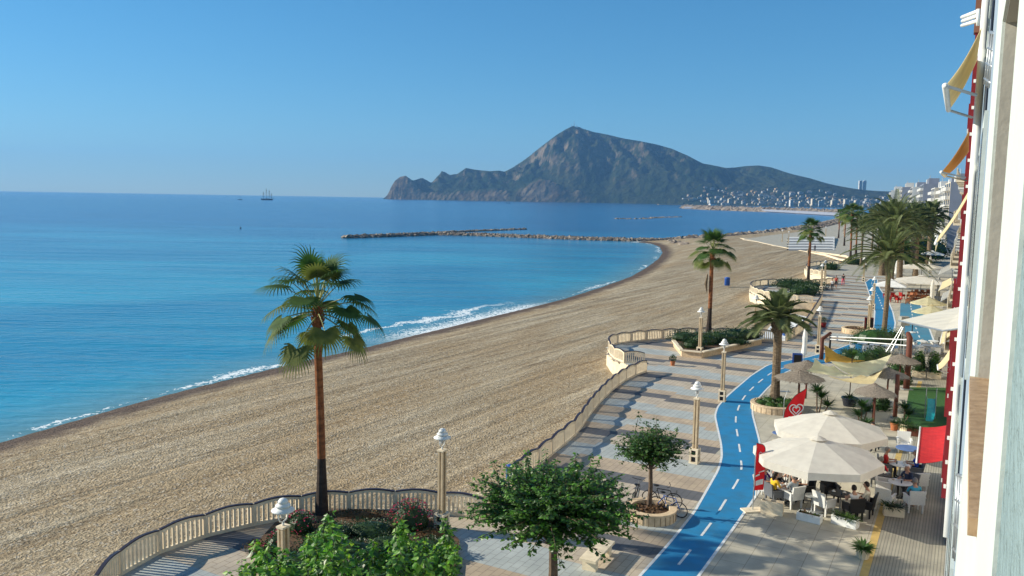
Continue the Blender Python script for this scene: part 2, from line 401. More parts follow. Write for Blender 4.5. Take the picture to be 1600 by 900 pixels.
# --- promenade ground slab (a quay wall drops from it to the beach)
edge=[F(-40,19),G(60,1180)]+[G(*p) for p in [(112,1000),(146,940),(178,902),(217,877),(281,849),(351,829),(423,814),(493,803),(566,799),(639,798),(707,802),(757,811)]]
notch=[F(28.3,15.2),F(31.6,15.2)]
e2=[G(*p) for p in [(793,757),(840,727),(874,698),(899,679),(920,645),(955,608),(984,589),(1008,581)]]
loop=[G(*p) for p in [(1008,569),(981,570),(957,561),(948,549),(950,539),(964,537),(1001,532),(1053,529),(1084,527.5),(1120,528),(1173,530),(1210,532)]]
e3=[F(80.8,14.65),F(87,14.3),F(94.6,14.8),F(106,15.8),F(117.8,16.9)]
t3=[G(*p) for p in [(1270,473),(1232,471),(1196,466),(1172,458),(1171,450),(1184,446),(1225,445),(1262,447)]]
e4=[F(146,18.6),F(155,19.5)]
t4=[G(*p) for p in [(1290,432),(1262,428),(1257,419),(1275,415),(1310,414)]]
tail=[G(*p) for p in [(1330,404),(1322,399),(1306,397),(1282,394),(1262,391),(1240,388),(1215,385),(1185,378),(1160,374),(1200,368),(1245,363),(1290,355),(1325,346),(1335,340),(1338,334)]]
front=edge+notch+e2+loop+e3+t3+e4+t4+tail
slab=[(p.x,p.y) for p in front]+[(500,1050),(900,1500),(8500,3000),(8500,-300),(-40,-60)]
for_bm=MB()
def tess(poly,z,m,name,kind='structure',parent=None):
    """flat sheet from a possibly concave outline"""
    from mathutils.geometry import tessellate_polygon
    pv=[Vector((p[0],p[1],z)) for p in poly]; tr=tessellate_polygon([pv]); b=MB()
    fs=[]
    for t in tr:
        a,c,d=[pv[i] for i in t]
        fs.append(t if (c-a).cross(d-a).z>0 else (t[0],t[2],t[1]))
    b.add(pv,fs,m); o=b.build(name,parent)
    if kind: o['kind']=kind
    return o
def pave(name,c1,c2,cm,scale,rowh=.5,w=.5,mort=.012,rot=0,extra=.25,bump=.1):
    m=bpy.data.materials.new(name); m.use_nodes=True; n,l=nodes_of(m); p=n['Principled BSDF']; p.inputs['Roughness'].default_value=.75; p.inputs['Specular IOR Level'].default_value=.25
    tc=n.new('ShaderNodeTexCoord'); q=n.new('ShaderNodeMapping'); q.inputs['Rotation'].default_value=(0,0,rot); l.new(tc.outputs['Object'],q.inputs[0])
    br=n.new('ShaderNodeTexBrick'); br.offset=0.5; l.new(q.outputs[0],br.inputs['Vector'])
    br.inputs['Color1'].default_value=(*c1,1); br.inputs['Color2'].default_value=(*c2,1); br.inputs['Mortar'].default_value=(*cm,1)
    br.inputs['Scale'].default_value=scale; br.inputs['Mortar Size'].default_value=mort; br.inputs['Brick Width'].default_value=w; br.inputs['Row Height'].default_value=rowh; br.inputs['Bias'].default_value=0
    nz=n.new('ShaderNodeTexNoise'); nz.inputs['Scale'].default_value=.9; nz.inputs['Detail'].default_value=6; l.new(q.outputs[0],nz.inputs['Vector'])
    cr=n.new('ShaderNodeValToRGB'); cr.color_ramp.elements[0].position=.3; cr.color_ramp.elements[1].position=.7
    k=1-extra; cr.color_ramp.elements[0].color=(k,k,k,1); cr.color_ramp.elements[1].color=(1.06,1.05,1.03,1); l.new(nz.outputs['Fac'],cr.inputs[0])
    mx=n.new('ShaderNodeMixRGB'); mx.blend_type='MULTIPLY'; mx.inputs[0].default_value=1; l.new(br.outputs['Color'],mx.inputs[1]); l.new(cr.outputs[0],mx.inputs[2]); l.new(mx.outputs[0],p.inputs['Base Color'])
    return m
MT['slabs']=pave('grey_beige_slabs',(.50,.46,.37),(.44,.41,.34),(.28,.25,.2),1,.9,1.4,.012,-FANG,.3)
o=tess(slab,-.004,MT['slabs'],'promenade')
q=MB(); ring=front
for a,b in zip(ring,ring[1:]): q.add([(a.x,a.y,-.005),(b.x,b.y,-.005),(b.x,b.y,-2.4),(a.x,a.y,-2.4)],[(0,1,2,3)],'cream')
tag(q.build('quay_wall'),kind='structure')
# tiled walk: one sheet of 0.6 m tiles in bands of tan, pale blue and grey
tile_pal=[pave('tan_tiles',(.49,.39,.28),(.44,.35,.26),(.28,.22,.17),1,.3,.6,.012,-FANG,.2),
          pave('pale_blue_tiles',(.42,.45,.44),(.39,.42,.41),(.26,.26,.26),1,.3,.6,.012,-FANG,.2),
          pave('dark_grey_tiles',(.14,.14,.15),(.12,.12,.13),(.09,.09,.09),1,.3,.6,.012,-FANG,.2),
          pave('pinkish_tiles',(.52,.44,.34),(.47,.40,.32),(.28,.22,.17),1,.3,.6,.012,-FANG,.2)]
pathL=[G(*p) for p in [(905,1000),(1000,900),(1045,850),(1085,800),(1122,735),(1128,715),(1127,695),(1117,650),(1121,636),(1135,620),(1172,588),(1200,570),(1226,564),(1255,560),(1300,548),(1352,529)]]
pathR=[G(*p) for p in [(1010,1000),(1092,900),(1150,820),(1190,762),(1193,748),(1190,735),(1187,690),(1175,645),(1178,630),(1200,606),(1225,583),(1250,572),(1285,569),(1340,563),(1362,556)]]
walkpoly=[(p.x,p.y) for p in front if st(p)[0]<175]
walk_in=[(F(170,8.6)),F(150,8.6),F(128,9.),F(120,9.3),F(100,9.3),F(92,9.5)]+[p for p in pathL[::-1]]
walkpoly=walkpoly+[(p.x,p.y) for p in walk_in]+[(F(10,9.3).x,F(10,9.3).y),(F(-10,9.3).x,F(-10,9.3).y)]
DARK=[14,21.6,28.6,35.3,42.4,52.2,58.0,64.8,71.7]+[78.1+6.4*k for k in range(16)]
b=MB(); ts=.6
for i in range(0,280):
    for j in range(13,46):
        s_=i*ts; t_=j*ts; c=F(s_+ts/2,t_+ts/2)
        if not inside(c.x,c.y,walkpoly): continue
        jog=((j//3)%2)*.6
        jog=((j//7+i//40)%2)*.6; q=s_+jog
        lo_=max([d for d in DARK if d<=q+.01]+[0]); hi_=min([d for d in DARK if d>q+.01]+[400]); u=q-lo_; g_=hi_-lo_
        if u<1.1: k=2
        elif g_>8.5: k=1 if (2.3<u<4.1 or 6.2<u<8.0) else (0 if u<6 else 3)
        else: k=1 if (.38*g_<u<.72*g_) else (0 if u<.5*g_ else 3)
        b.add([F(s_,t_),F(s_+ts,t_),F(s_+ts,t_+ts),F(s_,t_+ts)],[(3,2,1,0)],tile_pal[k])
tag(b.build('tiled_walk'),kind='structure')
# cycle path
MT['blue']=mat('blue_path_paint',(.022,.20,.41),.6,(.035,.165,.30),1.3,.05,8,detail=12,ramp=(.30,.55))
MT['blue2']=mat('faded_blue_path_paint',(.05,.22,.34),.6,(.07,.19,.28),.6,detail=6)
def ribbon(name,L,Rr,z,m):
    L=smoothpts(resample(L,1.2),1); Rr=smoothpts(resample(Rr,1.2),1); n=240
    Ls=resample(L,1e-9) if False else None
    def ev(P,k):
        d=[0]
        for a,c in zip(P,P[1:]): d.append(d[-1]+(c-a).length)
        x=k*d[-1]
        for i in range(len(P)-1):
            if x<=d[i+1]+1e-9: return P[i].lerp(P[i+1],(x-d[i])/max(1e-9,d[i+1]-d[i]))
        return P[-1]
    A=[ev(L,k/n) for k in range(n+1)]; B=[ev(Rr,k/n) for k in range(n+1)]
    b=MB()
    vs=[(p.x,p.y,z) for p in A]+[(p.x,p.y,z) for p in B]
    b.add(vs,[(i,n+1+i,n+2+i,i+1) for i in range(n)],m); o=b.build(name); o['kind']='structure'
    return A,B
A,B=ribbon('cycle_path',pathL,pathR,.006,'blue')
def line(name,P,wd,z,side=0,dash=None):
    b=MB(); P=resample(P,.3); acc=0
    for i in range(len(P)-1):
        if dash and (i*.3)%(dash[0]+dash[1])>dash[0]: continue
        a,c=P[i],P[i+1]; d=(c-a).normalized(); nn=Vector((-d.y,d.x,0))*wd/2; o=Vector((-d.y,d.x,0))*side
        b.add([(p.x,p.y,z) for p in (a-nn+o,c-nn+o,c+nn+o,a+nn+o)],[(0,1,2,3)],'mark')
    tag(b.build(name),kind='structure')
line('path_edge_line',A,.11,.011); line('path_edge_line',B,.11,.011)
line('path_dashes',[a.lerp(c,.5) for a,c in zip(A,B)],.1,.011,dash=(1.2,1.8))
# far stretches
L2=[G(*p) for p in [(1362,522),(1365,510),(1367,487),(1361,468),(1355,450),(1352,441),(1359,436)]]; R2=[G(*p) for p in [(1396,524),(1399,505),(1395,487),(1386,466),(1376,453),(1371,443),(1371,437)]]
A,B=ribbon('cycle_path',L2,R2,.006,'blue'); line('path_edge_line',A,.14,.011); line('path_edge_line',B,.16,.011); line('path_dashes',[a.lerp(c,.5) for a,c in zip(A,B)],.14,.011,dash=(1.4,1.8))
L2=[G(*p) for p in [(1422,545),(1406,500),(1407,474)]]; R2=[G(*p) for p in [(1462,540),(1447,500),(1438,474)]]
A,B=ribbon('side_path',L2,R2,.006,'blue2'); line('path_edge_line',B,.16,.011); line('path_dashes',[a.lerp(c,.5) for a,c in zip(A,B)],.12,.011,dash=(1.2,1.8))
# paving by the houses, ribbed, with an ochre strip
MT['ribbed']=pave('ribbed_grey_pavers',(.34,.32,.26),(.29,.27,.225),(.2,.19,.16),1,.11,6,.018,-FANG,.25)
b=MB(); b.add([F(-5,-.6,0),F(300,-.6,0),F(300,2.32,0),F(-5,2.32,0)],[(0,3,2,1)],'ribbed'); o=b.build('pavement'); o.location.z=.002; tag(o,kind='structure')
b=MB(); b.add([F(-5,2.32,.002),F(68,2.32,.002),F(68,2.6,.002),F(-5,2.6,.002)],[(0,3,2,1)],'yellow'); tag(b.build('ochre_strip'),kind='structure')
# turf
tess([(p.x,p.y) for p in [G(1421,605),G(1484,606),G(1484,672),G(1411,668)]],.008,MT['turf'],'play_turf')
tag(bpy.data.objects['play_turf'],kind='structure')

# --- mountain
sil=[(560,316),(598,312),(606,305),(611,293),(617,283),(625,277),(634,275),(645,283),(660,278),(674,284),(690,266),(704,273),(715,272),(728,263),(745,266),(765,268),(780,267),(788,269),(800,263),(820,250),(845,230),(870,211),(885,202),(896,197),(905,199),(925,206),(950,211),(975,217),(1000,221),(1025,226),(1050,233),(1075,244),(1098,256),(1110,258),(1135,263),(1150,262),(1165,260),(1185,259),(1205,262),(1235,272),(1265,279),(1295,288),(1320,293),(1345,297),(1370,299),(1420,301),(1600,303)]
def yr(x): return 5200-np.clip(x-900,0,4000)*.12
RX=[];RH=[]
for px,py in sil:
    y=5200
    for _ in range(3):
        p=D(px,py,y); y=float(yr(p.x))
    p=D(px,py,y); RX.append(p.x); RH.append(p.z+2)
def tz(X,Y):
    Rh=np.interp(X,RX,RH); y1=yr(X)
    y0=np.interp(X,[-1000,-700,-400,0,500,900,1400,2200,5000],[5050,4900,4780,4600,4450,4150,3700,3250,3000])
    k=np.clip((Y-y0)/(y1-y0),-.3,1.6)
    land=np.interp(X,[-600,300,900,1400],[.75,1.1,1.35,1.8])
    prof=np.where(k<0,k*.5,np.where(k<1,np.sin(np.clip(k,0,1)*math.pi/2)**land,1-(k-1)**2*1.3))
    return Rh*prof, k
xs=np.concatenate([np.arange(-800,1500,11.),np.arange(1500,4200,40.)]); ys=np.arange(3000,5800,13.)
X,Y=np.meshgrid(xs,ys); Z,K=tz(X,Y)
rid=np.zeros(X.shape)
for i in range(X.shape[0]):
    for j in range(X.shape[1]):
        if K[i,j]<-.05: continue
        x,y=X[i,j],Y[i,j]
        v=Vector((x/420+y/1500,y/620-x/1900,.3)); wv=mnoise.noise(v*1.7)*.35
        a=1-abs(mnoise.noise(v+Vector((wv,0,0))))*2.2; c=1-abs(mnoise.noise(v*2.6+Vector((5,wv,1))))*2; e=(1-abs(mnoise.noise(v*6.5))*2.4)*.5+mnoise.noise(v*15)*.45+mnoise.noise(v*33)*.25
        rid[i,j]=a*.6+c*.42+e*.42-.12
amp=np.clip(K,0,1)*(1.0-np.clip(K,0,1)**6*.85)
relief=np.interp(X,[-700,-400,300,1100,1500],[150,150,230,150,60])
h0=np.clip(Z,0,None)
Z2=Z+np.where(K>0,(rid-.45)*relief*amp*np.clip(h0/90,0,1),0)
cliff=np.interp(X,[-780,-740,-640,-560,-500,-350,-100,0,150,250,500,900,1000],[120,190,170,60,35,40,55,35,95,70,30,20,0])
Z2=np.where((K>0)&(K<.9),np.maximum(Z2,cliff*np.clip(K*18,0,1)*(1+.5*rid)),Z2)
az=np.array([ray(px,py).x/ray(px,py).y for px,py in sil]); sl_=np.array([ray(px,py).z/ray(px,py).y for px,py in sil])
capz=13+np.interp(X/Y,az,sl_)*Y
Z2=np.minimum(Z2,capz+4)
Z2=np.where(K<=0,-6,Z2-2)
def hill_material():
    m=bpy.data.materials.new('scrub_and_rock'); m.use_nodes=True; n,l=nodes_of(m); p=n['Principled BSDF']; p.inputs['Roughness'].default_value=.95; p.inputs['Specular IOR Level'].default_value=.05
    tc=n.new('ShaderNodeTexCoord'); g=n.new('ShaderNodeNewGeometry'); sp=n.new('ShaderNodeSeparateXYZ'); l.new(g.outputs['True Normal'],sp.inputs[0])
    so_=n.new('ShaderNodeSeparateXYZ'); l.new(tc.outputs['Object'],so_.inputs[0])
    def nz(sc,d,dist=0):
        q=n.new('ShaderNodeTexNoise'); q.inputs['Scale'].default_value=sc; q.inputs['Detail'].default_value=d; q.inputs['Distortion'].default_value=dist; l.new(tc.outputs['Object'],q.inputs['Vector']); return q.outputs['Fac']
    a=n.new('ShaderNodeValToRGB'); e=a.color_ramp.elements; e[0].position=.38; e[0].color=(.009,.022,.008,1); e[1].position=.62; e[1].color=(.042,.048,.022,1); l.new(nz(.004,9,.5),a.inputs[0])
    r=n.new('ShaderNodeValToRGB'); e=r.color_ramp.elements; e[0].position=.35; e[0].color=(.045,.034,.024,1); e[1].position=.65; e[1].color=(.19,.145,.095,1); l.new(nz(.012,6),r.inputs[0])
    st_=n.new('ShaderNodeMath'); st_.operation='MULTIPLY_ADD'; l.new(nz(.015,6),st_.inputs[0]); st_.inputs[1].default_value=.45; l.new(sp.outputs['Z'],st_.inputs[2])
    f=n.new('ShaderNodeMapRange'); f.inputs[1].default_value=.82; f.inputs[2].default_value=.60; l.new(st_.outputs[0],f.inputs[0])
    mx=n.new('ShaderNodeMixRGB'); l.new(f.outputs[0],mx.inputs[0]); l.new(a.outputs[0],mx.inputs[1]); l.new(r.outputs[0],mx.inputs[2]); l.new(mx.outputs[0],p.inputs['Base Color'])
    bn=n.new('ShaderNodeBump'); bn.inputs['Strength'].default_value=1; bn.inputs['Distance'].default_value=38; l.new(nz(.022,8),bn.inputs['Height']); l.new(bn.outputs[0],p.inputs['Normal'])
    return m
nx,ny=len(xs),len(ys); idx=np.arange(nx*ny).reshape(ny,nx)
Fc=np.stack([idx[:-1,:-1].ravel(),idx[:-1,1:].ravel(),idx[1:,1:].ravel(),idx[1:,:-1].ravel()],1)
zz=Z2.ravel(); keep=(zz[Fc]>-5.5).any(1); Fc=Fc[keep]
used=np.unique(Fc); remap=-np.ones(nx*ny,int); remap[used]=np.arange(len(used))
me=bpy.data.meshes.new('mountain'); me.from_pydata(np.stack([X.ravel(),Y.ravel(),zz],1)[used].tolist(),[],remap[Fc].tolist()); me.materials.append(hill_material())
me.polygons.foreach_set('use_smooth',[True]*len(me.polygons))
mo=bpy.data.objects.new('mountain',me); COL.objects.link(mo); tag(mo,kind='structure')
def terrain(x,y):
    j=int(np.searchsorted(xs,x)); i=int(np.searchsorted(ys,y))
    if 0<=i<ny-1 and 0<=j<nx-1: return float(Z2[i,j])
    return 0
# haze
hz=MB(); hz.box((0,0,0),(1,1,1),'white'); hm=bpy.data.materials.new('sea_haze'); hm.use_nodes=True; n,l=nodes_of(hm); n.clear()
ho=n.new('ShaderNodeOutputMaterial'); pv=n.new('ShaderNodeVolumePrincipled'); pv.inputs['Color'].default_value=(.24,.54,1,1); pv.inputs['Density'].default_value=.00008; pv.inputs['Anisotropy'].default_value=.1
l.new(pv.outputs[0],ho.inputs['Volume']); hz.ms=[hm]
h=hz.build('haze'); h.scale=(23600,23600,600); h.location=(0,0,290-2.5+0); tag(h,'pale blue sea haze lying over the bay','haze',kind='stuff')
h.location=(0,0,300-7.5)
# ================================================================== FENCES
def panel_mesh(L=1.85,nb=9):
    b=MB(); h0,h1=.86,.98; T=.09
    b.box((L/2,0,.07),(L,T,.14),'cream')
    def top(x): return h0+(h1-h0)*math.sin(math.pi*x/L)
    n=12; 
    for k in range(n):      # arched top rail
        x0,x1=L*k/n,L*(k+1)/n; z0,z1=top(x0),top(x1)
        b.add([(x0,-T/2,z0-.11),(x1,-T/2,z1-.11),(x1,T/2,z1-.11),(x0,T/2,z0-.11),(x0,-T/2,z0),(x1,-T/2,z1),(x1,T/2,z1),(x0,T/2,z0)],[(0,3,2,1),(4,5,6,7),(0,1,5,4),(2,3,7,6)],'cream')
    b.box((.05,0,.5),(.1,T+.03,.80),'cream'); b.box((L-.05,0,.5),(.1,T+.03,.80),'cream')
    for k in range(nb):
        x=.1+(L-.2)*(k+.5)/nb*1.0
        z=top(x)-.10; b.box((x,0,(z+.13)/2),(.085,T*.8,z-.13),'cream')
    return b,top
_pb,_top=panel_mesh(); PANEL=_pb.build('panel')
_cb=MB(); nk=14
for k in range(nk):
    x0,x1=.02+1.81*k/nk,.02+1.81*(k+1)/nk; z0,z1=_top(x0)+.002,_top(x1)+.002; T=.13
    _cb.add([(x0,-T/2,z0),(x1,-T/2,z1),(x1,T/2,z1),(x0,T/2,z0),(x0,-T/2,z0+.045),(x1,-T/2,z1+.045),(x1,T/2,z1+.045),(x0,T/2,z0+.045)],[(0,3,2,1),(4,5,6,7),(0,1,5,4),(2,3,7,6)]+([(0,4,7,3)] if k==0 else [])+([(1,2,6,5)] if k==nk-1 else []),'cap')
COPING=_cb.build('coping',PANEL)
first=[True]
def fence(pts,label,z=0,inset=.08):
    pts=smoothpts(pts,2); P=resample(pts,1.87); t=thing('balustrade',label,'balustrade',(P[0].x,P[0].y,z),0,'white balustrades along the promenade')
    for a,c in zip(P,P[1:]):
        d=c-a; L=d.length; rz=math.atan2(d.y,d.x)
        if first[0]: o=PANEL; o.parent=t; first[0]=False
        else: o=dup(PANEL,parent=t)
        o.location=(a.x-P[0].x,a.y-P[0].y,0); o.rotation_euler=(0,0,rz); o.scale=(L/1.85,1,1)
        for ch in kids(o): pass
    return t
def inset(pts,d):
    out=[]
    for i,p in enumerate(pts):
        a=pts[max(i-1,0)];c=pts[min(i+1,len(pts)-1)]; v=(c-a).normalized(); out.append(p+Vector((v.y,-v.x,0))*d)
    return out
fence(inset(edge[1:],.1),'cream arched balustrade curving along the beach at bottom left, behind the fan palm')
fence(inset([F(31.6,17.4)]+e2,.1),'long cream arched balustrade between the raked beach and tiled walk, middle of the picture')
fence(inset(loop,.1),'cream balustrade looping round the terrace with the clipped hedge bed')
fence(inset(e3,.1),'cream balustrade beside the white ramp, with the blue litter bin at its end')
fence(inset(t3+[F(146,18.6)],.1),'cream balustrade round the second hedge terrace further along')
fence(inset(t4,.1),'cream balustrade round the farthest small terrace before the white steps')
# retaining piers on the terrace wall
def base_at(px,py,z=0): return G(px,py,z)
# ================================================================== LAMPS
def lamp(loc,label,rz=0,first=None):
    if first is not None: return dup(first,loc=loc,rz=rz,label=label)
    t=thing('street_lamp',label,'street lamp',loc,rz,'street lamps with tiered white lanterns')
    b=MB()
    for x in (-.17,.17):
        for y in (-.17,.17): b.box((x,y,.38),(.1,.1,.68),'cream')
    for z in (.04,.40,.72): b.box((0,0,z),(.45,.45,.09),'cream')
    b.box((0,0,.38),(.26,.26,.66),'dark');  # dark core paints the shade inside the base openings
    b.build('base',t)
    b=MB()
    for x in (-.095,.095):
        for y in (-.07,.07): b.box((x,y,2.02),(.085,.085,2.5),'post')
    b.box((0,0,2.0),(.12,.1,2.44),'post'); b.box((0,0,3.28),(.32,.28,.06),'cream'); b.build('post',t)
    b=MB(); b.tube([(0,0,3.3),(0,0,3.42)],.035,'white')
    for s in (-1,1): b.tube([(0,0,3.42),(s*.13,0,3.47),(s*.18,0,3.6),(s*.17,0,3.78)],.022,'white')
    b.build('bracket',t,True)
    b=MB()
    b.lathe([(.05,3.52),(.085,3.62),(.08,3.76)],'bwhite',n=12)
    l_=b.build('lantern_glass',t,True)
    b=MB()
    b.lathe([(.03,3.76),(.33,3.76),(.34,3.79),(.20,3.87),(.12,3.90)],'white',n=20)
    b.lathe([(.05,3.89),(.22,3.90),(.22,3.94),(.12,4.01)],'white',n=18)
    b.lathe([(.05,4.0),(.15,4.01),(.15,4.05),(.10,4.12),(.03,4.15)],'white',n=14)
    b.build('lamp_shade',t,True)
    return t
L0=lamp(G(690,831),'street lamp standing just right of the pink flowering bush, against the beach')
lamps=[((442,778,4.15,1),'nearest street lamp, its lantern and post top rising above the bright green tree'),
 ((1085,723),'street lamp left of the blue path, between the small leafy tree and the next lamp'),
 ((1128,627),'street lamp at the bend of the blue path, left of the date palm'),
 ((1093,556),'street lamp rising from the front corner of the hedge bed'),
 ((1179,527),'street lamp at the far end of the hedge bed, behind the date palm fronds'),
 ((1278,552),'street lamp behind the brown sail post, beside the closed parasol'),
 ((1283,455),'street lamp at the second hedge terrace, left of the walkers'),
 ((1288,447),'street lamp just behind the one at the second hedge terrace'),
 ((1356,528),'street lamp beside the round stone planter at the far blue path'),
 ((1360,508),'middle street lamp of the row hiding the far blue path'),
 ((1364,484),'farthest street lamp of the row hiding the far blue path'),
 ((1349,440),'street lamp standing alone near the far turn of the tiled walk'),
 ((1222,378),'small distant street lamp on the boulder bank behind the white steps'),
 ((1232,381),'small distant street lamp at the corner of the white steps'),
 ((1290,370),'small distant street lamp on the far side of the white steps'),
 ((1318,366),'distant street lamp by the far fan palms')]
for a,lb in lamps:
    if len(a)==4:
        p=G(a[0],a[1],a[2]); p.z=0
    else: p=G(a[0],a[1])
    lamp(p,lb,FANG+random.uniform(-.1,.1),first=L0)
L0.rotation_euler[2]=FANG
# ================================================================== PALMS
def fan_frond(b,org,az,el,plen,rad,m,droop=1.0):
    d=Vector((math.cos(az)*math.cos(el),math.sin(az)*math.cos(el),math.sin(el))); side=Vector((-math.sin(az),math.cos(az),0)); upv=side.cross(d)*-1
    pts=[]; p=Vector(org)
    for k in range(6):
        pts.append(p.copy()); p=p+d*plen/5; d=(d+Vector((0,0,-.055*droop))).normalized()
    b.tube(pts,[.035,.03,.026,.022,.018,.015],'petiole',4,False)
    hub=pts[-1]; d=(d+Vector((0,0,-.55*droop))).normalized(); upv=side.cross(d)*-1
    if upv.z<0: upv=-upv
    n=26
    for k in range(n):
        a=(k/(n-1)-.5)*R(235)
        r=rad*(1-.22*abs(a)/R(117))*random.uniform(.9,1.05)
        dd=(d*math.cos(a)+side*math.sin(a)+upv*(.12*math.cos(a))).normalized()
        wv=dd.cross(upv).normalized()
        q=hub.copy(); prev=[]; W=[.012,.042,.045,.024,.004]; seg=r/4
        for i,wd in enumerate(W):
            prev+= [q-wv*wd, q+wv*wd+upv*.0]
            q=q+dd*seg; g=[.10,.30,.70,1.0,.9][i]*droop
            dd=(dd+Vector((0,0,-g))).normalized()
        b.add(prev,[(0,1,3,2),(2,3,5,4),(4,5,7,6),(6,7,9,8)],m)
def fan_palm(name,label,h,r_tr,nf=26,plen=1.25,rad=.95,seed=1,lean=(0,0),loc=(0,0,0),skirt=True,darkto=.38):
    random.seed(seed); t=thing('fan_palm',label,'palm tree',loc,0,'fan palms along the beach front')
    b=MB(); P=[];Rr=[]
    for k in range(15):
        f=k/14; P.append((lean[0]*f+.03*math.sin(f*5),lean[1]*f,h*f)); Rr.append(r_tr*(1.55-.6*min(1,f*4)) if f<.25 else r_tr*(.95-.12*f))
    kd=int(14*darkto); b.tube(P[:kd+1],Rr[:kd+1],'pbark2',10); b.tube(P[kd:],Rr[kd:],'pbark',10)
    # clasping old leaf bases under the crown
    for k in range(60):
        a=random.uniform(0,6.28); z=h-random.uniform(0,.9); rr=r_tr*.85
        c=Vector((lean[0]+rr*math.cos(a),lean[1]+rr*math.sin(a),z))
        b.tube([c,c+Vector((math.cos(a)*.12,math.sin(a)*.12,random.uniform(.05,.22)))],[.05,.012],'pbark',4)
    b.build('trunk',t,False)
    b=MB(); top=Vector((lean[0],lean[1],h))
    for k in range(nf):
        f=k/nf; az=k*2.399+random.uniform(-.2,.2); el=R(86-116*f**.9)+random.uniform(-.1,.1)
        m='fan2' if (f>.86 or random.random()<.12) else 'fan1'
        fan_frond(b,top+Vector((0,0,.1-.45*f)),az,el,plen*(.8+.35*f)*random.uniform(.85,1.15),rad*random.uniform(.85,1.1),m,.7+.7*f)
    # unopened spears
    for k in range(3):
        a=random.uniform(0,6.28); b.tube([top,top+Vector((math.cos(a)*.3*(k==1),math.sin(a)*.1,2.0-.35*k))],[.05,.008],'petiole',5)
    b.build('crown',t); return t
FP=fan_palm('fan_palm','tall fan palm with a reddish trunk standing alone in the near flower bed',8.65,.185,29,1.7,1.2,3,(-.1,0),G(503,808),darkto=.3)
FP2=fan_palm('fan_palm','fan palm rising from the clipped hedge bed, dead frond hanging on its trunk',8.3,.21,28,1.5,1.1,11,(.1,0),G(1106,536)+Vector((0,0,.3)))
b=MB(); b.tube([(-.3,-.05,6.1),(-.42,-.05,5.2),(-.3,-.05,4.4)],[.05,.14,.03],'dbark',6); b.build('dead_frond',FP2)
def far_palm(src,px,py,z_h,label,sc=None,group=None,rz=None,extra=0):
    p=G(px,py); o=dup(src,loc=p,rz=random.uniform(0,6) if rz is None else rz,label=label,sc=sc,group=group); return o
far_palm(FP2,1262,446,0,'slim fan palm in the second hedge terrace, against the pale sand',1.05)
# date palms
def date_palm(name,label,h,r_tr,nf,L,seed,loc,lift=0,nl=34):
    random.seed(seed); t=thing('date_palm',label,'palm tree',loc,0,'date palms along the promenade')
    b=MB(); P=[];Rr=[]
    for k in range(18):
        f=k/17; P.append((.12*math.sin(f*2.5),.05*f,h*f)); Rr.append(r_tr*(1.25-.3*min(1,f*5))+(k%2)*.012)
    Rr[-1]*=1.25; Rr[-2]*=1.3; Rr[-3]*=1.15
    b.tube(P,Rr,'dbark',12); top=Vector(P[-1])
    for k in range(70):
        a=random.uniform(0,6.28); z=h-random.uniform(-.05,.7); c=Vector((top.x+r_tr*1.1*math.cos(a),top.y+r_tr*1.1*math.sin(a),z))
        b.tube([c,c+Vector((math.cos(a)*.14,math.sin(a)*.14,.2))],[.06,.02],'dbark',4)
    b.build('trunk',t)
    b=MB()
    for k in range(nf):
        f=(k+.5)/nf; az=k*2.399+random.uniform(-.2,.2); el=R(84-92*f**.9)+random.uniform(-.07,.07)+lift
        d=Vector((math.cos(az)*math.cos(el),math.sin(az)*math.cos(el),math.sin(el))); side=Vector((-math.sin(az),math.cos(az),0))
        p=top+Vector((0,0,.1)); seg=L*random.uniform(.85,1.08)*(.8+.25*f)/12; pts=[]
        m='date2' if random.random()<.35 or f>.8 else 'date1'
        for i in range(13):
            pts.append(p.copy()); p=p+d*seg; d=(d+Vector((0,0,-.05-.011*i*(1-.4*f)))).normalized()
        b.tube(pts,[.035*(1-i/14) for i in range(13)],'petiole',3,False)
        for i in range(nl):
            u=.14+.86*i/nl; x=u*12; a=int(min(x,11.99)); c=pts[a].lerp(pts[a+1],x-a); dd=(pts[a+1]-pts[a]).normalized()
            ll=.62*math.sin(math.pi*min(1,.18+.82*u)**.8)**.6+.12; upv=side.cross(dd)*-1
            if upv.z<0: upv=-upv
            for s in (-1,1):
                v=(side*s*.75+dd*.75+upv*.35+Vector((0,0,-.15))).normalized()*ll*random.uniform(.85,1.1)
                e=c+v+Vector((0,0,-.06)); wv=dd*.028
                b.add([c-wv,c+wv,c+v*.55+wv*1.1+Vector((0,0,.02)),e,c+v*.55-wv*1.1],[(0,1,2,3,4)],m)
    b.build('crown',t); return t
DP=date_palm('date_palm','date palm in the round stone bed between the blue path and the red flag',5.1,.28,36,2.55,5,G(1210,634)+Vector((0,0,.35)))
DP.rotation_euler[2]=1
p=G(1380,530)
DP2=date_palm('date_palm','big date palm with wide arching fronds by the far blue path',7.9,.24,50,5.0,9,p,nl=36)
